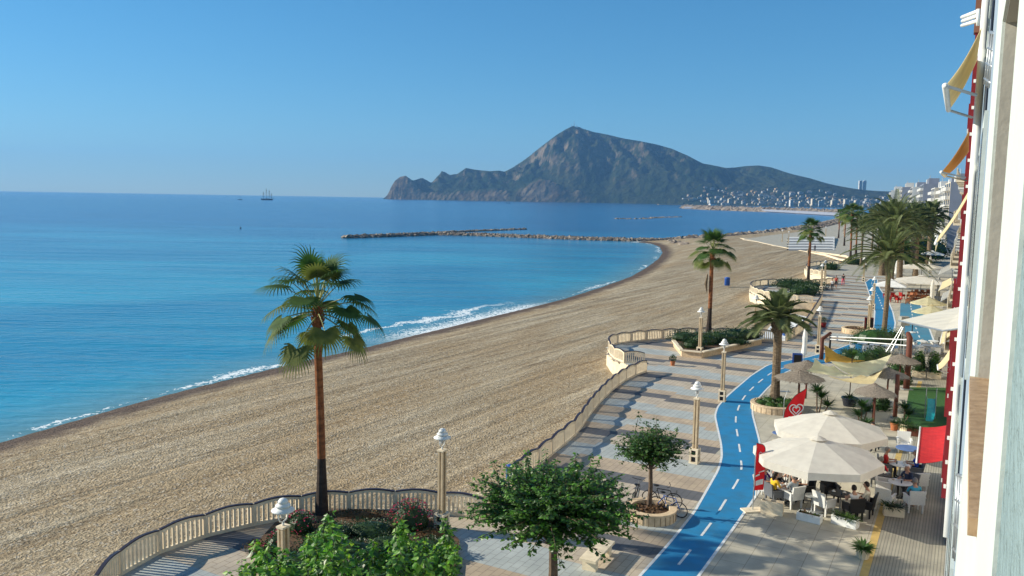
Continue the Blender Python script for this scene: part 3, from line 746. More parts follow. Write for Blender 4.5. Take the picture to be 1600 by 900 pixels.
# dense cluster behind
random.seed(21)
cl=[(1392,455,DP2,1.28,'tall date palm with a light trunk, centre of the far palm grove'),(1345,415,DP2,0.95,'date palm at the left of the far grove, behind the walkers'),(1378,430,DP,1.9,'date palm half hidden behind the big arching one'),
 (1408,425,DP2,1.03,'date palm right of the tall one in the far grove'),(1425,415,DP,1.9,'shaggy date palm behind the white parasols'),(1440,405,DP2,0.95,'date palm at the right of the grove, below the grey apartment block'),
 (1455,398,DP2,0.99,'last date palm on the right of the grove, before the awnings'),(1372,400,DP2,1.03,'date palm far back in the left half of the grove'),(1392,395,DP2,1.16,'date palm farthest back under the white block'),(1418,392,DP2,1.07,'date palm far back in the middle of the grove'),(1436,388,DP2,1.16,'date palm far back on the right of the grove')]
cl+=[(1386,408,DP2,1.2,'date palm behind the left half of the grove, crown merging with its neighbours'),(1428,402,DP2,1.25,'date palm filling the middle right of the grove'),(1450,412,DP,2.0,'dark date palm at the right foot of the grove'),(1362,392,DP2,1.12,'date palm behind the left edge of the grove'),(1405,445,DP,1.7,'low date palm under the tall one'),(1430,432,DP,1.6,'low date palm above the white parasols')]
for px,py,src,sc,lb in cl: far_palm(src,px,py,0,lb,sc)
far_palm(FP,1328,413,0,'fan palm with a long thin trunk left of the far grove',1.25)
far_palm(FP,1337,400,0,'second fan palm close behind the long thin one',1.2)
far_palm(FP,1319,384,0,'small dark fan palm on the shore end of the grove',1.15); far_palm(FP2,1310,372,0,'lowest fan palm beside the distant sea wall',1.1)
# ================================================================== BROADLEAF TREES
POSTBUSH=[((1425,409),7,6.5,'tall dark leafy thicket under the middle of the palm grove'),((1447,403),7,6,'tall dark leafy thicket at the right end of the grove'),((1404,413),6,5.5,'tall dark leafy thicket under the left part of the grove')]
def leaf(b,p,d,sz,m):
    d=d.normalized(); a=Vector((0,0,1)).cross(d); 
    if a.length<.1: a=Vector((1,0,0))
    a=(a.normalized()+Vector((random.uniform(-.5,.5),random.uniform(-.5,.5),random.uniform(-.5,.5)))).normalized()
    nrm=d.cross(a); w=sz*.42
    t=p+d*sz; mdl=p+d*sz*.45
    b.add([p,mdl+a*w-nrm*w*.35,t-Vector((0,0,sz*.12)),mdl-a*w-nrm*w*.35],[(0,1,2),(0,2,3)],m)
def broad(name,label,cat,loc,h_tr,r_tr,shoots,mats,sz,group=None,lean=(0,0),kind_droop=.5,step=.085,trunkname='trunk'):
    """shoots: list of (start, end) in local space; leaves hang off each in pairs"""
    t=thing(name,label,cat,loc,0,group)
    b=MB(); top=Vector((lean[0],lean[1],h_tr))
    b.tube([(0,0,0),top*.5+Vector((.03,0,0)),top],[r_tr*1.25,r_tr,r_tr*.85],'bark',9)
    lv=MB()
    for s,e,r in shoots:
        s=Vector(s);e=Vector(e);
        if random.random()<.12 and sz<.22: b.tube([top-Vector((0,0,.15)),s.lerp(e,.15)],[r*1.8,r],'bark',5,False)
        mid=s.lerp(e,.5)+Vector((random.uniform(-.1,.1),random.uniform(-.1,.1),.12))
        b.tube([top if (s-top).length<.8 else s,s,mid,e],[r*1.4,r,r*.7,r*.25],'bark',5,False)
        L=(e-s).length; n=int(L/step)
        for k in range(n):
            f=(k+random.random())/n; c=(s.lerp(mid,f*2) if f<.5 else mid.lerp(e,f*2-1))
            for q in range(3):
                a=random.uniform(0,6.28); o=Vector((math.cos(a),math.sin(a),0))*random.uniform(.02,.16)*(1.35-f)
                d=Vector((math.cos(a),math.sin(a),random.uniform(-1.1,.35)*kind_droop*1.5))
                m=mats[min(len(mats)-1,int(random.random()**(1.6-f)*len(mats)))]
                leaf(lv,c+o,d,sz*random.uniform(.45,1.2)*(1-.35*f*f),m)
    b.build('trunk',t); lv.build('crown',t); return t
def crown_shoots(n,c,rx,rz,upb=.5,r=.02,inner=.25,lo=-.35):
    out=[]; c=Vector(c)
    for k in range(n):
        a=k*2.399+random.uniform(-.3,.3); z=lo+(1-lo)*((k+.5)/n)**.85; q=math.sqrt(max(0,1-min(1,z*z)))
        d=Vector((math.cos(a)*q,math.sin(a)*q,z)); k2=random.uniform(.72,1.12)
        e=c+Vector((d.x*rx*k2,d.y*rx*k2,d.z*rz*k2+upb*random.uniform(.0,.5)))
        s=c+Vector((d.x*rx*inner,d.y*rx*inner,d.z*rz*inner-.1)); out.append((s,e,r))
        if random.random()<.75:
            m=s.lerp(e,.45); out.append((m,m+(e-m)*.6+Vector((random.uniform(-.4,.4),random.uniform(-.4,.4),random.uniform(-.1,.45))),r*.6))
    return out
random.seed(31)
TB=G(862,938)
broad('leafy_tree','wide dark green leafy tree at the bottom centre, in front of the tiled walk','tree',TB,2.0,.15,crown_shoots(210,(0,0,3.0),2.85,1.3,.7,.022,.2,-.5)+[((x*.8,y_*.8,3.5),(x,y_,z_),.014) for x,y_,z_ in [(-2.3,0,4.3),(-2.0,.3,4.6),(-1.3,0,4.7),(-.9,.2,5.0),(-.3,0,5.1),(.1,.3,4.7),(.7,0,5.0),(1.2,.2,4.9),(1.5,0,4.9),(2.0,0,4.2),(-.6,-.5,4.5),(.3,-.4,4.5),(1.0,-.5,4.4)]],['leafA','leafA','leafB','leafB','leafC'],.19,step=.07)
random.seed(33)
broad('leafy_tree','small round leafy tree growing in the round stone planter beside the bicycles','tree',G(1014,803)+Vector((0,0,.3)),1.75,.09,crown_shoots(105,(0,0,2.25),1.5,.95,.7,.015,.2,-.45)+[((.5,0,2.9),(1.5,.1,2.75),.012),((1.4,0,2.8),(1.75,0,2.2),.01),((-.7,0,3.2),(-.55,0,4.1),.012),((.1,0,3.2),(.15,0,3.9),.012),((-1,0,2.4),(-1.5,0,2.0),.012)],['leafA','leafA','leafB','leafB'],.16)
# bright green climbing crown at the bottom left, trunk below the frame
random.seed(35)
p=G(545,880,3.0); p.z=0
sh=[]
for k in range(150):
    px=random.uniform(350,715); f=(px-350)/365
    tops=np.interp(px,[350,375,400,425,460,490,515,545,575,600,625,650,670,700,715],[895,870,850,842,850,825,795,850,835,850,810,838,845,805,850])
    y=random.uniform(17.6,21.5); e=D(px,tops+random.uniform(0,85)+max(0,(19.3-y))*8,y)-p; s=Vector((e.x*.92+random.uniform(-.15,.15),e.y*.95,max(1.2,e.z-random.uniform(.6,1.3)))); sh.append((s,e,.012))
for px,py in [(516,793),(512,800),(400,836),(402,846),(378,868),(626,803),(630,812),(640,818),(608,835),(590,846),(690,800),(700,808),(664,832),(560,850),(480,842),(655,850),(452,868),(432,874)]:
    e=D(px,py+6,19.6)-p; sh.append((e+Vector((random.uniform(-.2,.2),.2,-1.25)),e,.012))
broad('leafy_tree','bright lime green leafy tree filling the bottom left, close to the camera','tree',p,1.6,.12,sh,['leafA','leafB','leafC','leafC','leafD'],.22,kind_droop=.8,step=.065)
# ================================================================== BEDS, BUSHES, PLANTERS
def bush(loc,rx,ry,rz_,label,mats,n=900,sz=.09,cat='bush',name='bush',flowers=None,group=None,z0=0,nf=140):
    t=thing(name,label,cat,loc,0,group); b=MB()
    for k in range(n):
        a=random.uniform(0,6.28); z=random.random(); q=math.sqrt(1-z*z); r_=random.uniform(.72,1.02)*(1+.12*math.sin(a*3+k%2))
        c=Vector((rx*q*math.cos(a)*r_,ry*q*math.sin(a)*r_,z0+rz_*z*r_)); d=Vector((c.x/rx+random.uniform(-.6,.6),c.y/ry+random.uniform(-.6,.6),z+random.uniform(-.3,.6)))
        leaf(b,c,d,sz*random.uniform(.6,1.2),random.choice(mats))
    b.sph((0,0,z0+rz_*.3),1,mats[0],10,(rx*.72,ry*.72,rz_*.5)); b.build('foliage',t)
    if flowers:
        b=MB()
        for k in range(nf):
            a=random.uniform(0,6.28); z=random.random()**.6; q=math.sqrt(1-z*z); c=Vector((rx*q*math.cos(a),ry*q*math.sin(a),z0+rz_*z))*1.03
            for j in range(4): leaf(b,c,Vector((random.uniform(-1,1),random.uniform(-1,1),random.uniform(.1,1))),sz*.7,flowers)
        b.build('flowers',t)['kind']='stuff'
    return t
random.seed(41)
# near bed: a raised oval bed under the palm, lamp and flower bushes
bedc=G(560,850); b=MB(); n=36
bed=[G(*q) for q in [(430,822),(470,806),(520,800),(580,801),(640,806),(690,822),(718,850),(712,900),(640,960),(480,960),(400,900),(405,850)]]
bedp=[(p.x,p.y) for p in bed]
b.prism(bedp,-.01,.16,'soil','ring'); o=b.build('flower_bed'); tag(o,'low soil bed with stone edging under the near fan palm','flower bed')
bush(G(642,830)+Vector((0,0,.1)),1.0,.8,1.15,'dark bush covered in pink red flowers left of the near lamp post',['hedge','hedge','leafA'],1500,.08,'bush','flowering_bush','pink',nf=170)
bush(G(470,836)+Vector((0,0,.1)),.65,.6,.85,'smaller pink flowering bush right of the nearest lantern',['hedge','leafA'],800,.08,'bush','flowering_bush','pink',nf=60)
bush(G(432,872)+Vector((0,0,.1)),.5,.5,.9,'pink flowering bush left of the nearest lantern, partly behind green shoots',['hedge','leafA'],600,.08,'bush','flowering_bush','pink',nf=45)
for i,(px,py,rx,lb) in enumerate([(520,842,1.0,'low dark green shrub at the foot of the near palm'),(580,838,1.2,'low dark green shrub in the middle of the near flower bed'),(545,870,1.3,'dark green shrub behind the bright leaves of the near tree'),(640,875,1.1,'dark shrub at the right end of the near flower bed'),(470,890,1.0,'dark shrub at the left end of the near flower bed'),(610,862,1.2,'dark shrub right of the flower bed middle, under the flowering bush'),(500,868,1.1,'dark shrub behind the nearest lantern post'),(680,868,.9,'dark shrub by the stone edge at the right of the near bed'),(600,900,1.5,'dark shrub low in the near bed behind lime leaves'),(520,905,1.5,'dark shrub low at the left of the near bed behind lime leaves')]):
    bush(G(px,py)+Vector((0,0,.1)),rx,.8,.55,lb,['hedge','hedge','leafA'],900,.08)
for px,py,rx,lb in [(410,862,.75,'rusty brown low ground bush left of the nearest lamp post'),(560,812,1.3,'rusty brown strip of dry ground cover behind the near bed'),(672,842,.8,'brown dry ground cover beside the near lamp base')]:
    cmat('dryleaf',(.20,.10,.035),col2=(.10,.05,.02),scale=3); bush(G(px,py)+Vector((0,0,.08)),rx,.45,.3,lb,['dryleaf','dryleaf','hedge'],600,.07,'ground cover')
def ring_planter(loc,r,h,label,n=28):
    t=thing('ring_planter',label,'planter',loc,0,'round stone planters'); b=MB(); k=28
    b.lathe([(r,0),(r,h*.8),(r+.03,h*.82),(r+.03,h),(r-.26,h),(r-.26,h*.6)],'ring',n=40,cap=False)
    for q in range(k):
        a=2*math.pi*q/k; b.box(((r+.004)*math.cos(a),(r+.004)*math.sin(a),h*.4),(.012,.015,h*.78),'soil',a)
    b.build('stone_ring',t); b=MB(); b.lathe([(r-.25,h*.55),(r-.6,h*.72),(.05,h*.8)],'soil',n=24,cap=False)
    for q in range(120):
        a=random.uniform(0,6.28);rr=random.uniform(0,r-.32); leaf(b,Vector((rr*math.cos(a),rr*math.sin(a),h*.7)),Vector((random.uniform(-1,1),random.uniform(-1,1),.8)),.16,random.choice(['dryleaf','soil']))
    b.build('soil',t); return t
ring_planter(G(1016,808),1.05,.45,'round stone planter holding the small leafy tree, bicycles leaning behind')
ring_planter(G(1211,640),1.5,.45,'large round stone bed at the foot of the date palm')
for k,(dx,dy) in enumerate([(-1.0,.1),(-.55,-.6),(.2,-.8),(.9,-.5),(1.1,.3),(-.3,.8),(.6,.8)]):
    bush(G(1211,640)+Vector((dx*.85,dy*.95,.3)),.5,.45,.38,['low green tuft at the left of the date palm bed','low green tuft front left in the date palm bed','low green tuft front of the date palm trunk','low green tuft front right in the date palm bed','low green tuft at the right of the date palm bed','low green tuft behind the date palm trunk, left','low green tuft behind the date palm trunk, right'][k],['leafB','leafA','hedge'],260,.09,'ground cover','ground_cover')
ring_planter(G(1341,520),1.6,.5,'pale round stone planter by the far blue path')
# triangular hedge bed on the looped terrace
hb=[G(*q) for q in [(1053,527),(1052,541),(1065,557),(1096,560),(1190,538),(1186,530)]]
hbp=[(p.x,p.y) for p in hb]; cen=Vector((sum(p.x for p in hb)/6,sum(p.y for p in hb)/6,0))
t=thing('hedge_bed','raised stone bed with clipped hedges on the looped terrace','planter',cen)
b=MB(); b.prism([(p[0]-cen.x,p[1]-cen.y) for p in hbp],0,.5,'soil','ring')
for i in range(6):
    a=hb[i]-cen; c=hb[(i+1)%6]-cen; dd=(c-a); L=dd.length; b.box((a+c)/2+Vector((0,0,.53)),(L,.34,.1),'cream',math.atan2(dd.y,dd.x))
b.build('stone_wall',t)
for px,py,rx,ry,rz_,lb in [(1070,540,1.7,1.3,.95,'rounded dark hedge at the left end of the hedge bed'),(1083,552,1.2,.9,.9,'clipped hedge at the front left of the hedge bed'),(1100,545,1.7,1.4,1.0,'round hedge around the fan palm foot'),(1125,542,2.0,1.3,1.1,'round hedge just right of the palm in the hedge bed'),(1150,537,2.1,1.3,1.15,'large round hedge near the far end of the hedge bed'),(1168,534,1.5,1.1,.7,'low hedge at the far tip of the hedge bed'),(1145,546,1.6,.5,.45,'narrow strip of low hedge along the bed wall')]:
    bush(G(px,py)+Vector((0,0,.45)),rx,ry,rz_,lb,['hedge','hedge','leafA'],1300,.12,'hedge','hedge')
for px,py,rx,lb in [(1235,449,5,'round hedge in the second terrace left of the slim palm'),(1262,452,5.5,'round hedge in the second terrace at the foot of the slim palm'),(1255,460,4.5,'long low hedge at the front of the second terrace'),(1335,413,4,'dark hedge beside the far tiled walk'),(1296,421,3.5,'dark hedge on the farthest terrace')]:
    bush(G(px,py),rx*.62,2.2,1.35,lb,['hedge','hedge','leafA'],1300,.22,'hedge','hedge')
def spiky(b,c,n,L,m,w=.03,up_=.6,dr=.35):
    c=Vector(c)
    for k in range(n):
        a=random.uniform(0,6.28); d=Vector((math.cos(a),math.sin(a),random.uniform(.1,1.6)*up_)).normalized(); l_=L*random.uniform(.7,1.1); s=Vector((-math.sin(a),math.cos(a),0))*w
        q=c+d*l_*.5; e=q+(d+Vector((0,0,-dr))).normalized()*l_*.5
        b.add([c-s*.5,c+s*.5,q+s,q-s,e],[(0,1,2,3),(3,2,4)],m)
def pot_plant(loc,label,r=.22,h=.35,m='terra',L=.5,n=45,lm='leafB',group='potted plants on the terraces',slat=False,stem=0,cat='potted plant',name='potted_plant',round_=False):
    t=thing(name,label,cat,loc,0,group); b=MB()
    b.lathe([(r*.75,0),(r*.95,h*.85),(r*1.06,h*.86),(r*1.06,h),(r*.9,h),(r*.88,h*.85)],m,n=18)
    if slat:
        for k in range(12):
            a=k*math.pi/6; b.tube([(r*.8*math.cos(a),r*.8*math.sin(a),.02),(r*1.04*math.cos(a),r*1.04*math.sin(a),h*.95)],.02,m,4)
    b.build('pot',t); b=MB()
    if stem: b.tube([(0,0,h*.8),(.03,0,h+stem)],[.035,.03],'bark',6)
    if round_:
        for k in range(n*5):
            v=Vector((random.gauss(0,1),random.gauss(0,1),random.gauss(0,1))).normalized()*L*random.uniform(.6,1); leaf(b,Vector((0,0,h+stem+L*.7))+v,v+Vector((0,0,.3)),.1,lm)
    else: spiky(b,(0,0,h*.9+stem),n,L,lm)
    b.build('foliage',t); return t
random.seed(51)
pot_plant(G(1348,872),'leafy plant in a slatted cream pot standing alone on the ochre strip',.24,.38,'cream',.58,170,'leafB',slat=True)
pot_plant(G(1051,571),'small terracotta pot with a bush at the end of the long balustrade',.2,.35,'terra',.28,40,'hedge',round_=True)
pot_plant(G(1397,672),'terracotta pot with green leaves left of the slatted trough',.24,.45,'terra',.4,60,'leafA')
pot_plant(G(1327,634),'dark round tub with a slim young palm under the sails',.5,.55,'dark',.75,40,'leafA')
pot_plant(G(1328,634)+Vector((0,.15,.4)),'slim tree like palm growing from the dark tub',.12,.1,'soil',1.0,90,'leafB',stem=2.75)
pot_plant(G(1343,519)+Vector((-2.6,3.0,0)),'red pot with a small shrub near the red menu board',.3,.5,'redp',.35,50,'hedge',round_=True)
def yucca(loc,label,heads,L=.55):
    t=thing('yucca',label,'yucca',loc,0,'spiky yuccas behind the parasols'); b=MB(); f=MB()
    for x,y,z in heads:
        b.tube([(x*.2,y*.2,0),(x*.8,y*.8,z*.6),(x,y,z)],[.06,.045,.04],'bark',6); spiky(f,(x,y,z),130,L*1.25,'leafA',.03,.9,.3)
    b.build('stem',t); f.build('foliage',t); return t
yucca(G(1277,652),'tall spiky yucca right of the red flag',[(-.1,0,1.6),(.25,.1,1.2),(.6,0,.7)],.62)
yucca(G(1345,664),'spiky yucca between the big parasol and the dark tub',[(0,0,1.1),(.3,0,.8),(-.1,.2,.5)],.55)
yucca(G(1352,683),'shorter spiky yucca behind the far parasol edge',[(0,0,.7),(.2,.1,.4)],.5)
yucca(G(1412,662),'spiky yucca in front of the play turf',[(0,0,.9),(.3,.1,.5)],.6)
def trough(loc,L,Wd,h,rz,label,m='white',plant=True,slat=False,Lf=.35,lm='leafA',n=90,name='planter_box'):
    t=thing(name,label,'planter box',loc,rz,'long planter boxes round the cafe tables'); b=MB()
    th=.04; b.box((0,0,.03),(L*.95,Wd*.9,.06),m)
    for s in (-1,1): b.box((0,s*(Wd/2-th/2),h/2),(L,th,h),m); b.box((s*(L/2-th/2),0,h/2),(th,Wd-2*th-.002,h),m)
    if slat:
        for k in range(int(L/.14)+1):
            for s in (-1,1): b.box((-L/2+.07+k*.14,s*(Wd/2+.01),h/2),(.05,.018,h*.9),m)
    b.build('box',t); b=MB(); b.box((0,0,h*.8),(L-.1,Wd-.1,.04),'soil')
    b.build('soil',t)
    if plant:
        b=MB()
        for k in range(int(L/.16)): spiky(b,(-L/2+.1+k*.16,random.uniform(-.08,.08),h*.8),int(n*.16/L*2)+6,Lf,random.choice([lm,'leafB','hedge']),.02)
        b.build('foliage',t)
    return t
def seg(p1,p2,z=0): 
    a=G(*p1,z);c=G(*p2,z); return (a+c)/2,(c-a).length,math.atan2((c-a).y,(c-a).x)
c,L,rz=seg((1191,802),(1226,808)); trough(c+Vector((0,.2,0)),L,.35,.55,rz,'beige wooden box planter under the yellow shirted diner','cream',False)
c,L,rz=seg((1249,812),(1286,821)); trough(c+Vector((0,.2,0)),L,.4,.32,rz,'white planter box with dry plant in front of the parasol pole','white',True,Lf=.25,lm='dryleaf',n=40)
c,L,rz=seg((1304,818),(1343,829)); trough(c+Vector((0,.2,0)),L,.4,.36,rz,'white planter box with dark grass in front of the couple','white',True,Lf=.4,lm='hedge',n=150)
c,L,rz=seg((1383,806),(1415,810)); trough(c+Vector((0,.2,0)),L,.4,.4,rz,'cream slatted planter box in front of the cyan shirted man','cream',True,True,Lf=.5,n=130)
c,L,rz=seg((1409,674),(1422,678)); trough(c+Vector((0,.2,0)),L,.4,.45,rz,'cream slatted trough with a bushy plant near the turf corner','cream',True,True,Lf=.9,n=100)
c,L,rz=seg((1422,681),(1438,683)); trough(c+Vector((0,.2,0)),L+.2,.4,.45,rz,'brown wooden trough beside the red awning','wood',True,False,Lf=.6,n=80)
# restaurant hedge boxes behind the posts
for i,(p1,p2,lb) in enumerate([((1425,588),(1446,590),'green hedge box at the left of the outdoor restaurant'),((1447,590),(1470,592),'green hedge box at the right of the outdoor restaurant')]):
    c,L,rz=seg(p1,p2); trough(c,L,.6,.5,rz,lb,'cream',False); bush(c+Vector((0,0,.4)),L/2,.5,1.5,lb.replace('box','bush')+', tall leaves',['leafA','hedge','leafB'],900,.16)
for px,py,rx,h_,lb in [(1350,566,1.2,1.0,'green shrub behind the cream sails'),(1328,560,1.0,.9,'green shrub between yellow sail and white tables'),(1372,562,1.2,1.1,'green shrub left of the tall brown post'),(1368,540,2.4,1.9,'large olive green bush behind the white beams'),(1392,538,1.8,1.5,'bush under the far date palm trunk'),(1350,537,1.6,1.3,'bush left of the far date palm trunk'),(1400,590,.8,1.3,'shrub beside the tall brown post'),(1412,600,.6,1.0,'low shrub at the foot of the tall brown post'),(1377,640,.6,1.1,'shrub under the nearest thatched parasol')]:
    bush(G(px,py),rx,rx*.8,h_,lb,['leafA','hedge','leafB'],900,.13)

for (px,py),rx,h_,lb in POSTBUSH: bush(G(px,py),rx,5,h_,lb,['hedge','leafA','leafB'],1800,.45,'thicket','thicket')
# ================================================================== CAFE FURNITURE
def wicker_chair(label,loc,rz,m='wwhite',first=None,group='wicker cafe chairs'):
    if first is not None: return dup(first,loc=loc,rz=rz,label=label,group=group)
    t=thing('wicker_chair',label,'chair',loc,rz,group)       # faces +Y
    b=MB(); b.box((0,.02,.40),(.50,.50,.10),m); b.box((0,.02,.465),(.44,.44,.04),m); b.build('seat',t)
    b=MB(); n=6
    for k in range(n):      # slightly raked and flared back
        z0,z1=.36+.58*k/n,.36+.58*(k+1)/n; y0,y1=-.24-.10*(k/n)**1.4,-.24-.10*((k+1)/n)**1.4; w0,w1=.25+.05*k/n,.25+.05*(k+1)/n
        b.add([(-w0,y0-.03,z0),(w0,y0-.03,z0),(w0,y0+.03,z0),(-w0,y0+.03,z0),(-w1,y1-.03,z1),(w1,y1-.03,z1),(w1,y1+.03,z1),(-w1,y1+.03,z1)],[(0,1,5,4),(2,3,7,6),(1,2,6,5),(3,0,4,7)]+([(4,5,6,7)] if k==n-1 else [])+([(3,2,1,0)] if k==0 else []),m)
    b.build('backrest',t)
    for s in (-1,1):
        b=MB(); b.box((s*.285,.0,.50),(.06,.50,.28),m); b.box((s*.29,.0,.655),(.085,.54,.035),m); b.build('arm',t)
        for y in (-.2,.22):
            b=MB(); b.box((s*.25,y,.18),(.05,.05,.36),m,0,1.2); b.build('leg',t)
    return t
def round_table(label,loc,r=.42,m='white',leg='metal',items=True,first=None):
    t=thing('cafe_table',label,'table',loc,random.uniform(0,1),'round cafe tables')
    b=MB(); b.lathe([(.02,.70),(r-.02,.70),(r,.715),(r,.73),(r-.02,.745),(.02,.745)],m,n=24); b.build('tabletop',t)
    b=MB(); b.tube([(0,0,.03),(0,0,.70)],.03,leg,8)
    for k in range(4):
        a=k*math.pi/2+.4; b.tube([(0,0,.06),(.3*math.cos(a),.3*math.sin(a),.02)],.02,leg,5)
    b.build('pedestal',t); return t
def glassware(loc,label,kind):
    if kind=='cup':
        b=MB(); b.lathe([(.0,0),(.075,.005),(.08,.015),(.0,.012)],'white',n=12,cap=False); b.lathe([(.025,.012),(.04,.07),(.036,.07),(.02,.02)],'white',n=10,cap=False); o=b.build('coffee_cup',None,True,loc); return tag(o,label,'cup','cups and glasses on the cafe tables')
    if kind=='glass':
        b=MB(); b.lathe([(.026,0),(.034,.13),(.03,.13),(.022,.01)],'glass',n=10,cap=False); o=b.build('drinking_glass',None,True,loc); return tag(o,label,'glass','cups and glasses on the cafe tables')
    if kind=='plate':
        b=MB(); b.lathe([(.0,0),(.08,.003),(.125,.02),(.12,.022),(.0,.01)],'white',n=14,cap=False); b.lathe([(.0,.012),(.06,.03),(.0,.04)],'orange',n=8,cap=False); o=b.build('plate',None,True,loc); return tag(o,label,'plate','cups and glasses on the cafe tables')
# ---- people
def person(label,loc,rz,pose='sit',top=(.5,.5,.5),bottom=(.03,.03,.04),hair='hair',long_hair=False,sleeves=True,h=1.0,reach=0.0,shorts=False,phase=0.0,tname='shirt',bag=False):
    t=thing('person',label,'person',loc,rz); t.scale=(1.1,1.1,1.1)
    V={}
    if pose=='sit':
        V=dict(pel=(0,0,.53),bel=(0,.02,.70),che=(0,.03,.90),nek=(0,.05,1.06),hed=(0,.07,1.14),
          hL=(-.10,.03,.52),kL=(-.13,.43,.53),aL=(-.13,.46,.10),tL=(-.14,.62,.04),hR=(.10,.03,.52),kR=(.13,.43,.53),aR=(.13,.40,.10),tR=(.14,.56,.04),
          sL=(-.19,.03,.98),eL=(-.25,.14+reach*.1,.74),wL=(-.15,.36+reach*.12,.77),sR=(.19,.03,.98),eR=(.25,.14,.74),wR=(.16,.36,.77))
    else:
        g=phase
        V=dict(pel=(0,0,.93),bel=(0,.01,1.10),che=(0,.02,1.30),nek=(0,.03,1.47),hed=(0,.05,1.55),
          hL=(-.10,0,.90),kL=(-.11,.22*g,.50),aL=(-.11,.20*g-.10*abs(g),.09),tL=(-.12,.20*g+.06,.03),hR=(.10,0,.90),kR=(.11,-.12*g,.49),aR=(.11,-.36*g,.12),tR=(.12,-.36*g+.15,.04),
          sL=(-.19,.01,1.38),eL=(-.24,-.12*g,1.11),wL=(-.24,-.06*g+.06,.86),sR=(.19,.01,1.38),eR=(.24,.12*g,1.11),wR=(.24,.24*g+.06,.87))
    keys=list(V); E_=[('pel','bel'),('bel','che'),('che','nek'),('nek','hed'),('pel','hL'),('hL','kL'),('kL','aL'),('aL','tL'),('pel','hR'),('hR','kR'),('kR','aR'),('aR','tR'),('che','sL'),('sL','eL'),('eL','wL'),('che','sR'),('sR','eR'),('eR','wR')]
    rad=dict(pel=(.15,.12),bel=(.135,.10),che=(.15,.11),nek=(.055,.055),hed=(.06,.06),hL=(.095,.095),hR=(.095,.095),kL=(.065,.065),kR=(.065,.065),aL=(.042,.042),aR=(.042,.042),tL=(.04,.03),tR=(.04,.03),sL=(.06,.06),sR=(.06,.06),eL=(.042,.042),eR=(.042,.042),wL=(.028,.028),wR=(.028,.028))
    me=bpy.data.meshes.new('body'); me.from_pydata([V[k] for k in keys],[(keys.index(a),keys.index(c)) for a,c in E_],[])
    ob=bpy.data.objects.new('tmp',me); COL.objects.link(ob)
    md=ob.modifiers.new('s','SKIN'); md.use_smooth_shade=True
    if not me.skin_vertices: 
        pass
    sv=me.skin_vertices[0].data if me.skin_vertices else None
    if sv is None:
        bm=bmesh.new(); bm.from_mesh(me); bm.verts.layers.skin.verify(); bm.to_mesh(me); bm.free(); sv=me.skin_vertices[0].data
    for i,k in enumerate(keys): sv[i].radius=rad[k]; sv[i].use_root=(k=='pel')
    ob.modifiers.new('u','SUBSURF').levels=1
    bpy.context.view_layer.update()
    ev=ob.evaluated_get(bpy.context.evaluated_depsgraph_get()); m2=bpy.data.meshes.new_from_object(ev)
    vs=[v.co.copy() for v in m2.vertices]; fs=[tuple(p.vertices) for p in m2.polygons]
    bpy.data.objects.remove(ob); bpy.data.meshes.remove(m2)
    key='cloth_%.2f_%.2f_%.2f'%top; cmat(key,top,scale=6); kb='cloth_%.2f_%.2f_%.2f'%bottom; cmat(kb,bottom,scale=6)
    segs=[(Vector(V[a]),Vector(V[c]),a+c) for a,c in E_]
    def seg_of(p):
        best=None
        for a,c,nm in segs:
            d=c-a; tt=max(0,min(1,(p-a).dot(d)/d.length_squared)); dist=(p-a-d*tt).length
            if best is None or dist<best[0]: best=(dist,nm,tt)
        return best
    def matf(nm,tt):
        if nm in('pelbel',): return kb if tt<.25 else key
        if nm in('belche','chesL','chesR'): return key
        if nm=='chenek': return key if tt<.6 else 'skin'
        if nm=='nekhed': return 'skin'
        if nm in('sLeL','sReR'): return key if sleeves and tt<.85 else 'skin'
        if nm in('eLwL','eRwR'): return 'skin'
        if nm in('pelhL','pelhR','hLkL','hRkR'): return kb
        if nm in('kLaL','kRaR'): return 'skin' if shorts else kb
        return 'black'
    b=MB(); b.v=[tuple(v) for v in vs]
    for f in fs:
        c=sum((vs[i] for i in f),Vector())/len(f); _,nm,tt=seg_of(c); b.f.append(f); b.m.append(b.mi(matf(nm,tt)))
    # head with face
    hc=Vector(V['hed'])+Vector((0,.015,.075)); b.sph(hc,.105,'skin',12,(.84,1.0,1.2))
    b.sph(hc+Vector((0,.108,-.015)),.018,'skin',6,(.7,1,1.3))
    for s in (-1,1): b.sph(hc+Vector((s*.036,.092,.01)),.011,'black',6); b.sph(hc+Vector((s*.09,0,-.01)),.022,'skin',6,(.4,1,1.3))
    b.box(hc+Vector((0,.092,-.058)),(.045,.012,.01),'terra')
    # hands
    for s,wk,ek in ((-1,'wL','eL'),(1,'wR','eR')):
        wv=Vector(V[wk]); d=(wv-Vector(V[ek])).normalized(); sd=Vector((1,0,0)); sd=(sd-d*sd.dot(d)).normalized(); palm=wv+d*.075
        b.tube([wv,wv+d*.03,palm],[.026,.036,.034],'skin',8)
        dn=sd.cross(d); dn=dn if dn.z<0 else -dn
        for k in range(4):
            o=palm+sd*(k-1.5)*.018; L=(.062,.074,.07,.054)[k]; b.tube([o-d*.01,o+d*L*.5,o+d*L*.9+dn*L*.35],[.009,.0085,.006],'skin',5)
        o=wv+d*.03-sd*s*.03; b.tube([o,o+d*.03-sd*s*.022,o+d*.06-sd*s*.02+dn*.01],[.011,.01,.007],'skin',5)
    b.build('body',t,True)
    hb_=MB(); n=10
    vsh=[];fsh=[]
    for i in range(7):
        ph=math.pi*.62*i/6
        for k in range(14):
            a=2*math.pi*k/14; fr=math.sin(a)        # +y is face
            ph2=ph*(.55 if fr>.35 else (.8 if fr>0 else 1.0)); r_=.115
            vsh.append(hc+Vector((.86*r_*math.sin(ph2)*math.cos(a),1.0*r_*math.sin(ph2)*math.sin(a)-.008,1.2*r_*math.cos(ph2)+.005)))
